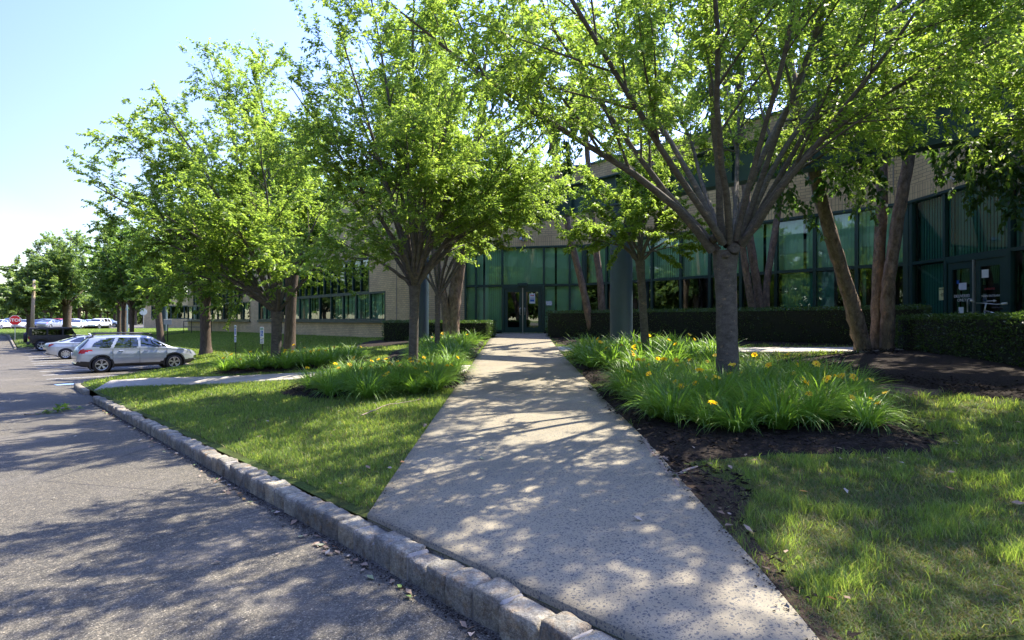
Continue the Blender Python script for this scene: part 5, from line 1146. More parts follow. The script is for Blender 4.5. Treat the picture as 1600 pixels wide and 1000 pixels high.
# ---- fallen branch on the road, twigs, surface roots
def leafy_branch(name, label, pts, r0, nl, size, seed, mat=None):
    rg = np.random.default_rng(seed); p = resample(pts, 10, .01, rg)[None]; root = tag(empty(name, tuple(p[0, 0])), label, "branch"); off = p[0, 0].copy(); rr_ = leader_radii(r0, 10, .3)[None]
    parts = [batch_tubes(p, rr_, 6)]; C_, R_ = offshoots(p, rr_, rg, 6, .15, .32, .8, .0, 5, .6, .3); C_[..., 2] = np.minimum(C_[..., 2], off[2] + .08); C_[..., 2] = np.maximum(C_[..., 2], off[2] - .02); parts.append(batch_tubes(C_, R_, 4))
    v, f = join(parts); mesh_np("stem", v - off, f, M['root'], root, smooth=True)
    if nl: v, f = leaves_on(C_, rg, nl, size, .5, droop=.1); v[:, 2] = np.clip(v[:, 2], off[2] - .01, off[2] + .12); mesh_np("leaves", v - off, f, mat or M['zelkova_leaf'], root)
    return root
a = hit(38, 650); b_ = hit(118, 641); leafy_branch("fallen_branch", "broken leafy green branch lying flat on the asphalt near the kerb", [a + Vector((0, 0, .03)), a.lerp(b_, .5) + Vector((0, .1, .05)), b_ + Vector((0, 0, .03))], .014, 60, .15, 21)
a = hit(565, 655); b_ = hit(660, 629); leafy_branch("fallen_twig", "long bare curved twig lying on the left lawn", [a + Vector((0, 0, .05)), hit(600, 640) + Vector((0, 0, .07)), b_ + Vector((0, 0, .05))], .010, 0, .1, 22)
a = hit(925, 775); b_ = hit(966, 768); leafy_branch("fallen_twig", "thin dark twig lying on the walkway slab", [a + Vector((0, 0, .03)), a.lerp(b_, .5) + Vector((0, -.02, .03)), b_ + Vector((0, 0, .04))], .003, 0, .1, 23)
def roots(label, lines, r0):
    root = tag(empty("surface_root", tuple(lines[0][0])), label, "tree root"); off = Vector(lines[0][0])
    for ln in lines:
        b = MB(); n = len(ln); b.tube([Vector(q) - off for q in ln], [r0 * (1 - .75 * i / (n - 1)) for i in range(n)], 8); b.build("root_arm", M['root'], root, smooth=True)
def gl(*pp, dz=.01): return [hit(x, y) + Vector((0, 0, dz)) for x, y in pp]
roots("gnarled bare root breaking the soil along the right edge of the walkway", [gl((1006, 690), (1016, 708), (1030, 722), (1042, 742), (1056, 756), (1080, 768)), gl((1040, 738), (1056, 745), (1078, 735), (1090, 731)), gl((1028, 718), (1036, 716), (1044, 722)), gl((1056, 754), (1060, 764), (1072, 768))], .022)
# small weeds at the foot of the kerb and under the birches
def weed(x, y, z, sc, label, seed):
    v, f = lily_mesh(seed, 26, .22, .022); o = tag(mesh_np("weed", v, f, M['grass'], loc=(x, y, z)), label, "weed", "small green weeds"); o.scale = (sc, sc, sc)
c = hit(1165, 533); weed(c.x, c.y, c.z, 1.6, "grassy weed tuft before the hedge, left of the middle peeling trunks", 2)
c = hit(1240, 530); weed(c.x, c.y, c.z, 1.3, "low weed tuft before the hedge, right of the middle peeling trunks", 3)
# ================================================================ CARS
def interp(tab, x): return np.interp(x, [t[0] for t in tab], [t[1] for t in tab])
def smooth_tab(tab, X, k=5):
    y = interp(tab, X)
    for _ in range(k): y[1:-1] = .25 * y[:-2] + .5 * y[1:-1] + .25 * y[2:]
    return y
def car_parts(sp, hi=True):
    """sp: dict of profile tables along x (rear bumper 0 -> nose L). returns dict name -> (V, F, kind)"""
    L, W = sp['L'], sp['W']; dx = .03 if hi else .07; X = np.linspace(0, L, int(L / dx) + 1)
    zb = smooth_tab(sp['bot'], X, 3); zs = smooth_tab(sp['belt'], X, 6); zr = smooth_tab(sp['roof'], X, sp.get('sm', 5)); hw = smooth_tab(sp['hw'], X, 6) * W / 2; rwf = sp.get('rw', .74)
    zr = np.maximum(zr, zs + .012)
    nl, ng, nt = (16, 12, 9) if hi else (7, 5, 4)
    secs = []
    for i, x in enumerate(X):
        g = min(1.0, (zr[i] - zs[i]) / sp['ghh']); rw = hw[i] * (.93 + (rwf - .93) * g); pts = [(0.0, zb[i]), (hw[i] * .86, zb[i])]
        for t in np.linspace(0, 1, nl):
            z = zb[i] + .04 + (zs[i] - zb[i] - .04) * t; y = hw[i] * (.965 + .035 * math.sin(math.pi * min(1, t * 1.15)) - .012 * (t > .9) - .03 * max(0, .25 - t) * 4 * .3); 
            if sp.get('crease') and .62 < t < .74: y += .008
            pts.append((y, z))
        rr_ = min(.07, (zr[i] - zs[i]) * .45); top = zr[i] - rr_
        for t in np.linspace(.04, 1, ng): pts.append((hw[i] * .955 + (rw - hw[i] * .955) * t ** 1.15, zs[i] + .004 + (top - zs[i] - .004) * t))
        for t in np.linspace(.12, 1, nt):
            a = t * math.pi / 2; fl = .05 * g; pts.append((rw * (1 - t) ** .8 if t > .4 else rw * (1 - .25 * t * t / .16), top + rr_ * math.sin(min(1, t * 1.6) * math.pi / 2) * (1 - 0) ))
        pts[-1] = (0.0, zr[i]); secs.append(pts)
    S = np.array(secs); n, m = S.shape[:2]
    # round the ends: pull in the first and last stations
    xe = X.copy(); V = np.empty((2 * n * m, 3)); 
    def endx(x, z):
        return x
    for sgn, o in ((1, 0), (-1, n * m)):
        for i in range(n):
            for j in range(m):
                y, z = S[i, j]; x = xe[i]
                # plan rounding of the bumpers
                if i < n * .5: x = x + sp.get('rrnd', .22) * max(0, 1 - x / .6) * (y / (W / 2)) ** 2
                else: x = x - sp.get('frnd', .38) * max(0, 1 - (L - x) / .8) * (y / (W / 2)) ** 2
                V[o + i * m + j] = (x - L / 2, y * sgn, z)
    q = grid_faces(n, m); C = V[:n * m][q].mean(1); cx, cz = C[:, 0] + L / 2, C[:, 2]; J = q[:, 0] % m; I = q[:, 0] // m
    keep = np.ones(len(q), bool)
    for wx in sp['wheels']: keep &= ~(((cx - wx) ** 2 + (cz - sp['wr']) ** 2 < sp['ar'] ** 2) & (J < nl + 1) & (J >= 0))
    reg = np.zeros(len(q), int)   # 0 body 1 side glass 2 windshield/rear glass 3 cladding 4 tail lamp 5 head lamp 6 grille
    side = (J >= nl + 2) & (J < nl + 1 + ng)
    for poly in sp['sideglass']: reg[side & inside(poly, cx, cz)] = 1
    topz = (J >= nl + 1 + ng)
    wide = (J >= nl + 1)
    for si, (x0, x1) in enumerate(sp['slopes']): reg[wide & (cx > x0) & (cx < x1) & ((topz) | (C[:, 1] < W / 2 * (rwf + .02)))] = 2 if si else 6
    if 'clad' in sp: reg[(J < nl + 2) & (cz < interp(sp['clad'], cx)) ] = 3
    for poly in sp.get('tail', []): reg[(J < nl + 4) & inside(poly, cx, cz)] = 4
    for poly in sp.get('head', []): reg[(J < nl + 4) & inside(poly, cx, cz)] = 5
    out = {}
    for k, name in enumerate(('body', 'window', 'windscreen', 'cladding', 'tail_light', 'headlight', 'rear_window')):
        for sgn in (0, 1):
            f = q[keep & (reg == k)]
            if not len(f): continue
            f = f[:, ::-1] + n * m if sgn else f
            if name in ('window', 'tail_light', 'headlight'): out[name + ('_r' if sgn else '_l')] = f
            else: out[name] = np.concatenate([out[name], f]) if name in out else f
    # end caps
    cap = []; capf = []
    for i in (0, n - 1):
        for j in range(m - 1): a, b, c, d = i * m + j, i * m + j + 1, n * m + i * m + j + 1, n * m + i * m + j; (cap if i == 0 else capf).append((a, d, c, b) if i == 0 else (a, b, c, d))
    return V, out, np.array(cap), np.array(capf), L
def compact(V, Fq): u, inv = np.unique(Fq, return_inverse=True); return V[u], inv.reshape(Fq.shape)
def wheel(parent, x, y, r, w_, kind, spokes=5, hi=True, out=1):
    root = empty("wheel", (x, y, r), 0, parent); n = 28 if hi else 14
    b = MB(); h = w_ / 2; b.lathe([(r * .66, -h), (r * .90, -h), (r * .98, -h * .8), (r, -h * .4), (r, h * .4), (r * .98, h * .8), (r * .90, h), (r * .66, h), (r * .63, h * .5), (r * .63, -h)], axis='y', n=n); b.build("tyre", M['rubber'], root, smooth=True)
    b = MB(); o = out * h; b.lathe([(r * .67, o * .98), (r * .62, o * .92), (r * .60, o * .2), (r * .14, o * .1), (r * .001, o * .1)], axis='y', n=n, mi=1); b.lathe([(.001, o * .86), (r * .13, o * .84), (r * .15, o * .4)], axis='y', n=12)
    b.lathe([(r * .68, o * .97), (r * .66, o * 1.02), (r * .61, o * .95)], axis='y', n=n)
    for k in range(spokes):
        for s_ in ((-1, 1) if kind != 'steel' else (0,)):
            a = 2 * math.pi * k / spokes + .3; a2 = a + s_ * .16; wd = .035 if s_ else .06
            p0 = Vector((math.cos(a) * r * .1, o * .82, math.sin(a) * r * .1)); p1 = Vector((math.cos(a2) * r * .63, o * .90, math.sin(a2) * r * .63)); t = (p1 - p0).normalized(); sd_ = t.cross(Vector((0, 1, 0))).normalized() * wd / 2 * (r / .34); dp = Vector((0, -o * .25, 0))
            b.add([p0 - sd_, p0 + sd_, p1 + sd_, p1 - sd_, p0 - sd_ + dp, p0 + sd_ + dp, p1 + sd_ + dp, p1 - sd_ + dp], [(0, 1, 2, 3), (0, 3, 7, 4), (1, 5, 6, 2), (2, 6, 7, 3)])
    b.build("rim", [M['rim'], M['black']], root)
    return root
def build_car(name, label, cat, sp, paint, hi=True, group=None):
    root = tag(empty(name), label, cat, group); V, parts, cap, capf, L = car_parts(sp, hi)
    mats = {'body': paint, 'window': M['carglass'], 'windscreen': M['carglass'], 'cladding': M['black'], 'tail_light': M['taillamp'], 'headlight': M['clearlamp'], 'rear_window': M['carglass']}
    parts['body'] = np.concatenate([parts['body'], cap, capf]) if len(cap) else parts['body']
    for k, f in parts.items():
        nm = k.replace('_l', '').replace('_r', '') if k[-2:] in ('_l', '_r') else k
        nm = {'tailight': 'tail_light', 'tail_light': 'tail_light', 'tailight_l': 'tail_light'}.get(nm, nm)
        if nm.startswith('tail'): nm = 'tail_light'
        if nm.startswith('head'): nm = 'headlight'
        v, ff = compact(V, f); mesh_np(nm, v, ff, mats[nm], root, smooth=True)
    W = sp['W']; wr = sp['wr']
    # dark cabin, seats, wheel wells
    b = MB(); zc = float(interp(sp['belt'], L * .5)) - .14; b.box((0, 0, (zc + .35) / 2 + .02), (L * .62, W * .80, zc - .33))
    b.build("cabin_floor", M['black'], root)
    b = MB()
    for sx in sp.get('seats', (-.35, .55)):
        for sy in (-.36, .36): b.rbox((sx, sy, zc + .12), (.14, .46, .5), .05); b.rbox((sx - .02, sy, zc + .44), (.10, .26, .16), .04)
    b.build("seats", M['core'], root)
    for wx in sp['wheels']:
        b = MB(); b.lathe([(sp['ar'] - .005, -W / 2 * .94), (sp['ar'] - .005, W / 2 * .94)], axis='y', n=28, c=(wx - L / 2, 0, wr)); b.build("wheel_well", M['core'], root)
        for sy in (-1, 1):
            # arch lip
            b = MB(); pts = []; n = 22 if hi else 12; lo = sp.get('lip', .035)
            for k in range(n + 1): a = math.pi * (-.12 + 1.24 * k / n); pts.append((a,))
            vs_ = []
            for (a,) in pts:
                for (rr_, yy) in ((sp['ar'] - .012, W / 2 * .93), (sp['ar'] - .012, W / 2 * .992 + .008), (sp['ar'] + lo, W / 2 * .992 + .006), (sp['ar'] + lo, W / 2 * .93)):
                    vs_.append((wx - L / 2 + rr_ * math.cos(a), yy * sy, max(wr + rr_ * math.sin(a), .2)))
            fs = [(i * 4 + q, i * 4 + (q + 1) % 4, i * 4 + 4 + (q + 1) % 4, i * 4 + 4 + q) for i in range(n) for q in range(4)]
            b.add(vs_, fs); b.build("arch_trim", M['black'] if sp.get('cladlip') else paint, root, smooth=False)
            wheel(root, wx - L / 2, sy * (W / 2 - .115), wr, .22, sp.get('rimk', 'double'), sp.get('spokes', 5), hi, sy)
    for sy in (-1, 1):
        b = MB(); mx, mz = sp['mirror']; b.rbox((mx - L / 2, sy * (W / 2 + .06), mz), (.10, .20, .13), .035); b.build("wing_mirror", paint, root)
        if hi:
            for hx in sp.get('handles', ()): b = MB(); b.rbox((hx - L / 2, sy * (W / 2 * .985), float(interp(sp['belt'], hx)) - .10), (.17, .035, .03), .01); b.build("door_handle", paint, root)
            if 'doors' in sp:
                for sx in sp['doors']:
                    z1 = float(interp(sp['belt'], sx)) - .02; b = MB(); b.box((sx - L / 2, sy * (W / 2 * .999 - .012), (z1 + .38) / 2), (.008, .03, z1 - .38)); b.build("door_gap", M['core'], root)
    return root
outback = dict(L=4.82, W=1.84, wr=.345, ar=.40, wheels=(.98, 3.72), ghh=.55, rw=.76, sm=3, cladlip=True, lip=.05, rrnd=.20, frnd=.5, crease=True,
    bot=[(0, .42), (.15, .30), (.6, .24), (4.2, .24), (4.65, .28), (4.82, .42)], belt=[(0, .62), (.04, .86), (.10, 1.00), (.3, 1.06), (2.5, 1.02), (3.5, .99), (4.1, .93), (4.55, .84), (4.72, .74), (4.82, .58)],
    roof=[(0, .62), (.04, .88), (.10, 1.02), (.16, 1.10), (.55, 1.50), (.75, 1.575), (1.6, 1.62), (2.5, 1.60), (2.85, 1.54), (3.3, 1.28), (3.68, 1.04), (4.1, .96), (4.55, .87), (4.72, .76), (4.82, .58)],
    hw=[(0, .82), (.08, .90), (.4, .975), (1, 1), (3.8, 1), (4.3, .96), (4.65, .86), (4.82, .74)],
    sideglass=[[(.62, 1.10), (.72, 1.30), (1.02, 1.45), (1.48, 1.50), (1.30, 1.08)], [(1.42, 1.08), (1.60, 1.50), (2.30, 1.51), (2.32, 1.07)], [(2.42, 1.07), (2.40, 1.51), (2.72, 1.47), (3.38, 1.12), (3.42, 1.05)]],
    slopes=[(.20, .56), (2.90, 3.55)], clad=[(0, .52), (.5, .50), (1.4, .40), (3.3, .40), (4.2, .46), (4.82, .50)],
    tail=[[(.0, .84), (.0, 1.05), (.74, 1.01), (.34, .86)]], head=[[(4.12, .88), (4.50, .70), (4.78, .62), (4.78, .80), (4.5, .88)]], mirror=(3.15, 1.12), handles=(1.68, 2.62), doors=(1.38, 2.37, 3.42))
sedan = dict(L=4.85, W=1.82, wr=.335, ar=.385, wheels=(1.05, 3.82), ghh=.42, rw=.72, sm=6, rrnd=.28, frnd=.5, crease=True, lip=.02,
    bot=[(0, .42), (.15, .30), (.6, .22), (4.3, .22), (4.7, .26), (4.85, .42)], belt=[(0, .62), (.05, .88), (.12, 1.0), (.6, 1.03), (2.5, .97), (3.6, .92), (4.2, .85), (4.6, .74), (4.85, .55)],
    roof=[(0, .62), (.05, .89), (.12, 1.01), (.6, 1.06), (1.0, 1.20), (1.6, 1.40), (2.2, 1.465), (2.75, 1.44), (3.1, 1.33), (3.75, 1.0), (4.2, .88), (4.6, .76), (4.85, .55)],
    hw=[(0, .80), (.1, .90), (.5, .975), (1, 1), (3.8, 1), (4.35, .95), (4.7, .82), (4.85, .70)],
    sideglass=[[(1.22, 1.10), (1.70, 1.34), (1.98, 1.40), (1.98, 1.03), (1.35, 1.06)], [(2.06, 1.03), (2.06, 1.405), (2.75, 1.37), (3.40, 1.06), (3.42, 1.01)]],
    slopes=[(.72, 1.62), (2.82, 3.62)], tail=[[(.0, .78), (.0, .96), (.50, .97), (.34, .84)]], head=[[(4.2, .80), (4.5, .64), (4.8, .56), (4.8, .72), (4.5, .80)]], mirror=(3.2, 1.06), handles=(1.62, 2.58), doors=(1.42, 2.02, 3.40), spokes=10, rimk='steel')
suv = dict(L=4.65, W=1.86, wr=.36, ar=.41, wheels=(.95, 3.62), ghh=.55, rw=.76, sm=5, rrnd=.22, frnd=.45, cladlip=True,
    bot=[(0, .44), (.15, .32), (.6, .26), (4.1, .26), (4.5, .32), (4.65, .46)], belt=[(0, .66), (.05, .95), (.12, 1.06), (2.5, 1.06), (3.4, 1.04), (4.1, .96), (4.45, .84), (4.65, .62)],
    roof=[(0, .66), (.05, .98), (.12, 1.12), (.40, 1.56), (.7, 1.64), (1.8, 1.68), (2.5, 1.64), (2.8, 1.56), (3.5, 1.10), (4.1, .99), (4.45, .86), (4.65, .62)],
    hw=[(0, .84), (.1, .92), (.5, .98), (1, 1), (3.7, 1), (4.2, .95), (4.5, .86), (4.65, .76)],
    sideglass=[[(.55, 1.14), (.75, 1.50), (1.35, 1.56), (1.35, 1.12)], [(1.43, 1.12), (1.43, 1.56), (2.2, 1.55), (2.2, 1.11)], [(2.3, 1.11), (2.3, 1.55), (2.7, 1.49), (3.25, 1.16), (3.3, 1.1)]],
    slopes=[(.18, .44), (2.84, 3.42)], tail=[[(0, .86), (0, 1.12), (.3, 1.1), (.3, .9)]], head=[[(3.95, .96), (4.3, .78), (4.62, .70), (4.62, .88), (4.3, .94)]], mirror=(3.0, 1.16), clad=[(0, .5), (4.65, .5)], doors=(1.39, 2.25, 3.3))
def place(o, rear_wheel, heading, sp, z=None):
    """rear_wheel: plan point under the rear axle's near wheel; heading: plan unit vector to the front"""
    h = np.array(heading) / np.linalg.norm(heading); left = np.array([-h[1], h[0]]); L = sp['L']
    c = np.array(rear_wheel) + h * (L / 2 - sp['wheels'][0]) + left * (sp['W'] / 2 - .1); fz = c + h * 1.3; rz_ = c - h * 1.3
    s1, s2 = fz @ U, rz_ @ U; z1, z2 = EYE - float(road_drop(s1)), EYE - float(road_drop(s2))
    o.location = (c[0], c[1], (z1 + z2) / 2 + .012 if z is None else z); o.rotation_euler = (0, -math.atan2(z1 - z2, 2.6), math.atan2(h[1], h[0])); return o
ob = place(build_car("station_wagon", "silver station wagon with roof rails and dark lower cladding, parked nearest the camera", "car", outback, M['silver']), (-17.75, 24.35), Vv, outback)
for sy in (-1, 1):
    b = MB(); b.tube([(-1.75, sy * .62, 1.60), (-1.6, sy * .62, 1.68), (-.6, sy * .62, 1.70), (.35, sy * .62, 1.67), (.5, sy * .62, 1.60)], .03, 8); b.build("roof_rail", M['black'], ob, smooth=True)
b = MB(); b.rbox((-1.78, 0, 1.585), (.25, 1.15, .035), .015); b.build("rear_spoiler", M['silver'], ob)
b = MB(); b.tube([(-1.68, .2, 1.6), (-1.74, .2, 1.66), (-1.8, .2, 1.7)], [.03, .02, .006], 6); b.build("antenna", M['silver'], ob)
b = MB(); b.rbox((-2.395, 0, .80), (.02, .32, .16), .005); b.build("number_plate", M['white'], ob)
sdn = place(build_car("sedan", "pale silver sedan with a sloping rear, parked between the wagon and the black off-roader", "car", sedan, M['silver2']), (-27.75, 35.0), Vv, sedan)

# boxy off-roader
def jeep():
    root = tag(empty("off_road_vehicle"), "black boxy off-road vehicle with a spare wheel on its tailgate", "car"); bl = M['carblack']; L2 = 2.2
    b = MB(); W = 1.58
    prof = [(-L2, .62), (-L2, 1.18), (.70, 1.18), (.74, 1.22), (1.95, 1.14), (2.02, 1.05), (2.02, .62)]
    b.prism(prof, -W / 2, W / 2, lambda a, c, h: (a, h, c)); b.build("body", bl, root)
    b = MB(); b.box((0, 0, .56), (4.0, 1.2, .2)); b.rbox((-2.28, 0, .60), (.20, 1.6, .22), .04); b.rbox((2.18, 0, .60), (.22, 1.55, .22), .04); b.build("bumpers", M['black'], root)
    # hard top as frame with window openings: pillars, roof and glass
    b = MB(); top = 1.83
    b.rbox((-.72, 0, top - .03), (2.92, 1.44, .08), .03)
    for sy in (-1, 1):
        for (x, wx) in ((-2.12, .14), (-1.10, .10), (-.12, .12)): b.box((x, sy * .73, 1.49), (wx, .06, .62))
        b.box((-.95, sy * .732, 1.745), (2.5, .055, .09)); b.box((-.95, sy * .74, 1.21), (2.5, .06, .07))
        b.tube([(.70, sy * .70, 1.20), (.42, sy * .68, 1.80)], .04, 6)
    for y in (-.6, .6): b.box((-2.17, y, 1.49), (.06, .24, .62))
    b.box((-2.17, 0, 1.76), (.06, 1.3, .1)); b.tube([(.44, -.68, 1.80), (.44, .68, 1.80)], .04, 6); b.build("hard_top", M['black'], root)
    for sy in (-1, 1):
        for (x0, x1) in ((-2.04, -1.16), (-1.04, -.19)):
            b = MB(); b.add([(x0, sy * .735, 1.25), (x1, sy * .735, 1.25), (x1, sy * .72, 1.70), (x0, sy * .72, 1.70)], [(0, 1, 2, 3)]); b.build("window", M['carglass'], root)
        b = MB(); b.add([(-.05, sy * .735, 1.25), (.62, sy * .735, 1.25), (.42, sy * .70, 1.74), (-.05, sy * .72, 1.70)], [(0, 1, 2, 3)]); b.build("window", M['carglass'], root)
        b = MB(); b.rbox((.66, sy * .92, 1.30), (.1, .2, .16), .03); b.build("wing_mirror", M['black'], root)
        b = MB(); b.rbox((-2.215, sy * .66, 1.02), (.05, .14, .24), .015); b.build("tail_light", M['taillamp'], root)
        for hx in (-.85, .15): b = MB(); b.rbox((hx, sy * .80, 1.10), (.16, .03, .04), .01); b.build("door_handle", M['black'], root)
        for wx in (-1.47, 1.47):
            b = MB(); o = [(wx - .62, .66), (wx - .52, .98), (wx - .3, 1.06), (wx + .3, 1.06), (wx + .5, .98), (wx + .62, .70), (wx + .56, .70), (wx + .42, .90), (wx + .25, .97), (wx - .25, .97), (wx - .42, .90), (wx - .54, .66)]
            b.prism(o, sy * .76, sy * .94, lambda a, c, h: (a, h, c)); b.build("fender", M['black'], root)
            b = MB(); b.prism([(wx + .44 * math.cos(t), .41 + .50 * math.sin(t)) for t in np.linspace(0, math.pi, 12)], sy * .60, sy * .795, lambda a, c, h: (a, h, c)); b.build("wheel_well", M['core'], root)
            wheel(root, wx, sy * .80, .405, .26, 'steel', 5, True, sy)
    b = MB(); b.add([(.72, -.66, 1.22), (.72, .66, 1.22), (.46, .64, 1.79), (.46, -.64, 1.79)], [(0, 1, 2, 3)]); b.build("windscreen", M['carglass'], root)
    b = MB(); b.add([(-2.17, -.47, 1.22), (-2.17, .47, 1.22), (-2.17, .47, 1.70), (-2.17, -.47, 1.70)], [(0, 1, 2, 3)]); b.build("rear_window", M['carglass'], root)
    b = MB(); b.lathe([(.001, -.13), (.25, -.13), (.38, -.11), (.405, -.05), (.405, .05), (.38, .11), (.25, .125), (.001, .125)], axis='x', n=26, c=(-2.42, 0, 1.06)); b.build("spare_wheel", M['rubber'], root, smooth=True)
    for sy in (-.36, .36):
        b = MB(); b.rbox((-.25, sy, 1.38), (.14, .42, .5), .05); b.build("seat", M['core'], root)
    return root
jp = jeep(); h = Vv; c = np.array([-37.6, 45.0]) + h * 1.47 + np.array([-h[1], h[0]]) * .8; jp.location = (c[0], c[1], EYE - float(road_drop(c @ U)) + .02); jp.rotation_euler.z = math.atan2(h[1], h[0])

# far car park: copies with their own paint
psed = build_car("parked_car", "x", "car", sedan, M['carwhite'], hi=False, group="cars in the far car park"); psuv = build_car("parked_car", "x", "car", suv, M['carwhite'], hi=False, group="cars in the far car park")
def repaint(o, mat):
    for c in o.children_recursive:
        if c.type == 'MESH' and c.name.split('.')[0] in ('body', 'wing_mirror', 'arch_trim') and not (c.name.startswith('arch') and c.data.materials[0] == M['black']):
            c.material_slots[0].link = 'OBJECT'; c.material_slots[0].material = mat
far = [  # px centre, py wheel bottom, depth, kind, paint, heading (deg, 0 = nose to the right), label
 (0, 514, 88, 's', 'carwhite', -75, "white car cut by the left edge of the picture in the far car park"),
 (40, 513, 90, 's', 'carwhite', -80, "white sedan facing the camera just right of the stop sign"),
 (16, 512, 97, 'u', 'carblue', -60, "dark blue car behind the stop sign in the far car park"),
 (60, 513, 92, 's', 'carblue', -50, "dark blue car partly behind the wooden pole"),
 (80, 512, 90, 's', 'silver2', 95, "silver car seen from behind above the off-roader's roof"),
 (69, 503, 125, 'u', 'carblack', -90, "dark off-roader in the second row, left of the red pickup"),
 (87, 503, 130, 'u', 'carred', 175, "bright red vehicle in the second row of the far car park"),
 (98, 507, 112, 's', 'carblue', -95, "dark blue sedan in front of the red vehicle"),
 (121, 513, 88, 's', 'carwhite', -70, "white sedan facing the camera right of the thick dark trunk"),
 (137, 511, 100, 's', 'carlblue', -120, "light blue car between two white cars"),
 (154, 511, 90, 'u', 'carwhite', -85, "white sport utility vehicle, rightmost of the cars facing the camera"),
 (168, 508, 104, 'u', 'silver2', 20, "silver wagon half hidden behind the rightmost white vehicle"),
 (120, 504, 135, 'u', 'carwhite', 10, "white van-like car in the second row, left of the pale roofs"),
 (140, 503, 140, 's', 'carwhite', 0, "white car in the second row, its roof just showing"),
]
for i, (px, py, Yd, k, pm, hd_, lab) in enumerate(far):
    src = psed if k == 's' else psuv; c = src if (i == 0 or i == 2) else copy_tree(src); X = (px - 800) / F * Yd
    c.location = (X, Yd, EYE - float(road_drop(X * U[0] + Yd * U[1])) + .02); c.rotation_euler.z = R(hd_); c["label"] = lab; repaint(c, M[pm])

# ================================================================ SIGNS, POLE
def facing(o, x, y, tx, ty): o.rotation_euler.z = math.atan2(ty - y, tx - x) + math.pi / 2
def octo(r): return [(r * math.cos(math.pi / 8 + k * math.pi / 4), r * math.sin(math.pi / 8 + k * math.pi / 4)) for k in range(8)]
def stop_sign(label, px, py_top, Yd, py_base, back=False, rad=.49):
    X = (px - 800) / F * Yd; zb_ = gz(X, Yd); zt_ = EYE + (500 - py_top) / F * Yd; zc = zt_ - rad * .93; o = tag(empty("stop_sign", (X, Yd, zb_)), label, "road sign", "stop signs")
    o.rotation_euler.z = (math.atan2(-Yd, -X) + math.pi / 2) + (math.pi + .2 if back else .12)
    fn = lambda a, b, h: (a, -h, b + zc - zb_)
    b = MB(); b.prism(octo(rad), .020, .026, fn); b.build("sign_rim", M['white'], o)
    b = MB(); b.prism(octo(rad * .93), .0262, .0285, fn); b.build("sign_face", M['signred'], o)
    b = MB(); b.prism(octo(rad * .99), .012, .0195, fn); b.build("sign_back", M['galv'], o)
    cu = bpy.data.curves.new("tmp", 'FONT'); cu.body = "STOP"; cu.size = rad * .80; cu.align_x = 'CENTER'; cu.align_y = 'CENTER'; cu.extrude = .001; cu.offset = rad * .018
    t = bpy.data.objects.new("tmp", cu); COL.objects.link(t); me = bpy.data.meshes.new_from_object(t.evaluated_get(bpy.context.evaluated_depsgraph_get())); bpy.data.objects.remove(t)
    me.name = "lettering"; me.materials.clear(); me.materials.append(M['white']); me.transform(Matrix(((1, 0, 0, 0), (0, 0, -1, -.031), (0, 1, 0, zc - zb_), (0, 0, 0, 1)))); q = bpy.data.objects.new("lettering", me); COL.objects.link(q); q.parent = o
    b = MB(); b.box((0, 0, (zt_ - zb_) / 2 - .1), (.06, .02, zt_ - zb_ + .1)); b.build("post", M['galv'], o)
stop_sign("red octagonal stop sign on a thin post at the corner of the grass island", 23.5, 493, 54, 527)
stop_sign("back of an octagonal sign on a post beyond the three close trunks", 224, 482, 95, 510, True, .60)
def parking_sign(label, px, py_top, Yd, rot, nplates=2):
    X = (px - 800) / F * Yd; zb_ = gz(X, Yd); zt_ = EYE + (500 - py_top) / F * Yd; H = zt_ - zb_; o = tag(empty("parking_sign", (X, Yd, zb_), rot), label, "parking sign", "handicapped parking signs")
    b = MB(); b.box((0, .01, H / 2 - .05), (.045, .02, H + .1)); b.build("post", M['core'], o)
    b = MB(); b.rbox((0, -.008, H - .23), (.30, .006, .46), .002); b.build("sign_plate", M['white'], o)
    b = MB(); b.box((0, -.0125, H - .05), (.22, .002, .035)); b.box((0, -.0125, H - .10), (.24, .002, .035)); b.build("green_print", M['signgreen'], o)
    b = MB(); b.rbox((0, -.013, H - .27), (.20, .003, .24), .001); b.build("blue_panel", M['signblue'], o)
    b = MB(); z0 = H - .27      # wheelchair symbol
    b.lathe([(.0001, 0), (.018, 0)], axis='y', n=10, c=(-.02, -.0165, z0 + .085)); b.box((-.015, -.0165, z0 + .035), (.018, .002, .075)); b.box((.012, -.0165, z0 + .03), (.05, .002, .014)); b.box((.015, -.0165, z0 - .005), (.055, .002, .016)); b.box((.045, -.0165, z0 - .035), (.016, .002, .06)); b.box((.06, -.0165, z0 - .063), (.03, .002, .014))
    pr = [(.052, 0), (.040, 0)]; vs_ = [(c_[0] * math.cos(t) - .01, -.0165, c_[0] * math.sin(t) + z0 - .035) for t in np.linspace(R(100), R(350), 12) for c_ in pr]; b.add(vs_, [(i * 2, i * 2 + 1, i * 2 + 3, i * 2 + 2) for i in range(11)])
    b.build("wheelchair_symbol", M['white'], o)
    b = MB(); b.rbox((0, -.008, H - .60), (.28, .006, .22), .002); b.build("lower_plate", M['paper'], o)
    b = MB(); 
    for k in range(3): b.box((0, -.0125, H - .54 - k * .06), (.2, .002, .022))
    b.build("plate_print", M['ink'], o)
parking_sign("handicapped parking sign turned edge-on, left of the pair by the lilies", 368, 508, 23.5, R(-50))
parking_sign("handicapped parking sign with blue panel, right of the pair by the lilies", 409.5, 511, 24.0, R(-36))
c = P(262, 505, 44); o = tag(empty("small_sign", (c.x, c.y, gz(c.x, c.y))), "small grey sign board on a post before the leaning trunk", "sign"); g0 = gz(c.x, c.y)
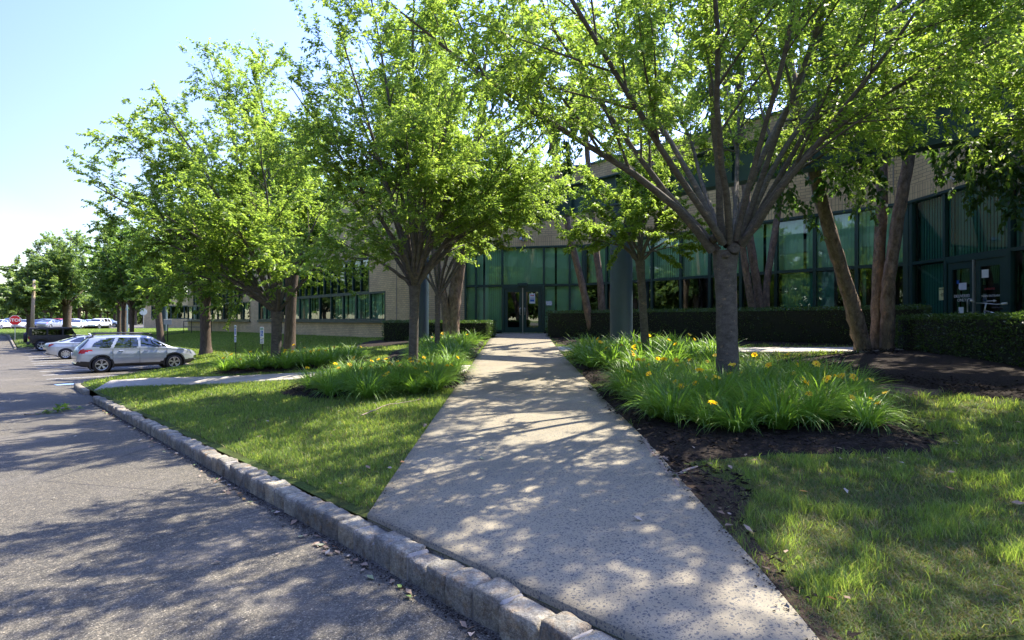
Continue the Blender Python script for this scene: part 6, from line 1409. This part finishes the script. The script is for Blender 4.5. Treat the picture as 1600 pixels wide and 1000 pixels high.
b = MB(); b.rbox((0, 0, EYE - .15 - g0), (.55, .02, .42), .008); b.build("sign_plate", M['galv'], o); b = MB(); b.box((0, .03, (EYE - g0) / 2), (.07, .04, EYE - g0)); b.build("post", M['core'], o); o.rotation_euler.z = .6
X = (51 - 800) / F * 56; g0 = gz(X, 56); o = tag(empty("wooden_pole", (X, 56, g0)), "tall bare wooden pole standing on the grass island right of the stop sign", "pole"); H = EYE + (500 - 438) / F * 56 - g0
b = MB(); b.tube([(-.05, 0, -.2), (.02, 0, H * .5), (.14, 0, H)], [.17, .15, .12], 12); b.build("shaft", M['wood'], o, smooth=True)
b = MB(); b.lathe([(.0, 0), (.125, 0), (.11, .05), (.0, .07)], n=12, c=(.14, 0, H - .005)); b.build("cap", M['galv'], o)
# bicycle leaning behind the right hedge, before the deliveries door
def bicycle():
    o = tag(empty("bicycle"), "white-gripped bicycle leaning behind the hedge before the deliveries door", "bicycle")
    for x in (-.52, .52):
        w_ = MB(); w_.lathe([(.30, -.02), (.335, -.018), (.345, 0), (.335, .018), (.30, .02), (.30, -.02)], axis='y', n=28); q = w_.build("tyre", M['rubber'], o, smooth=True); q.location = (x, 0, .345)
        w_ = MB()
        for k in range(12): a = k * math.pi / 6; w_.tube([(0, .015 * (-1) ** k, 0), (.30 * math.cos(a), 0, .30 * math.sin(a))], .002, 4)
        q = w_.build("spokes", M['alu'], o); q.location = (x, 0, .345)
    b = MB(); hd_ = Vector((.36, 0, .88)); bb = Vector((-.06, 0, .30)); st = Vector((-.20, 0, .80)); rr_ = Vector((-.52, 0, .345)); fr_ = Vector((.52, 0, .345))
    for p, q in ((hd_, bb), (hd_ + Vector((-.02, 0, .0)), st), (st, bb), (bb, rr_), (st, rr_)): b.tube([p, q], .017, 8)
    b.build("frame", M['alu'], o, smooth=True)
    b = MB(); b.tube([hd_ + Vector((-.03, 0, .16)), hd_, fr_ + Vector((0, .05, 0))], .014, 8); b.build("fork", M['alu'], o, smooth=True)
    b = MB(); b.tube([(.24, -.30, 1.06), (.32, -.18, 1.03), (.34, 0, 1.04), (.32, .18, 1.03), (.24, .30, 1.06)], .012, 8); b.build("handlebar", M['alu'], o, smooth=True)
    for s_ in (-1, 1): b = MB(); b.tube([(.27, s_ * .26, 1.05), (.20, s_ * .33, 1.07)], .026, 8); b.build("grip", M['white'], o, smooth=True)
    b = MB(); b.rbox((-.24, 0, .92), (.26, .13, .05), .02); b.tube([st, (-.23, 0, .90)], .013, 6); b.build("saddle", M['black'], o)
    return o
bk = bicycle(); c = P(1553, 480, 12.1); bk.location = (c.x + .1, c.y + .30, EYE - .66); bk.rotation_euler = (R(6), 0, R(70))
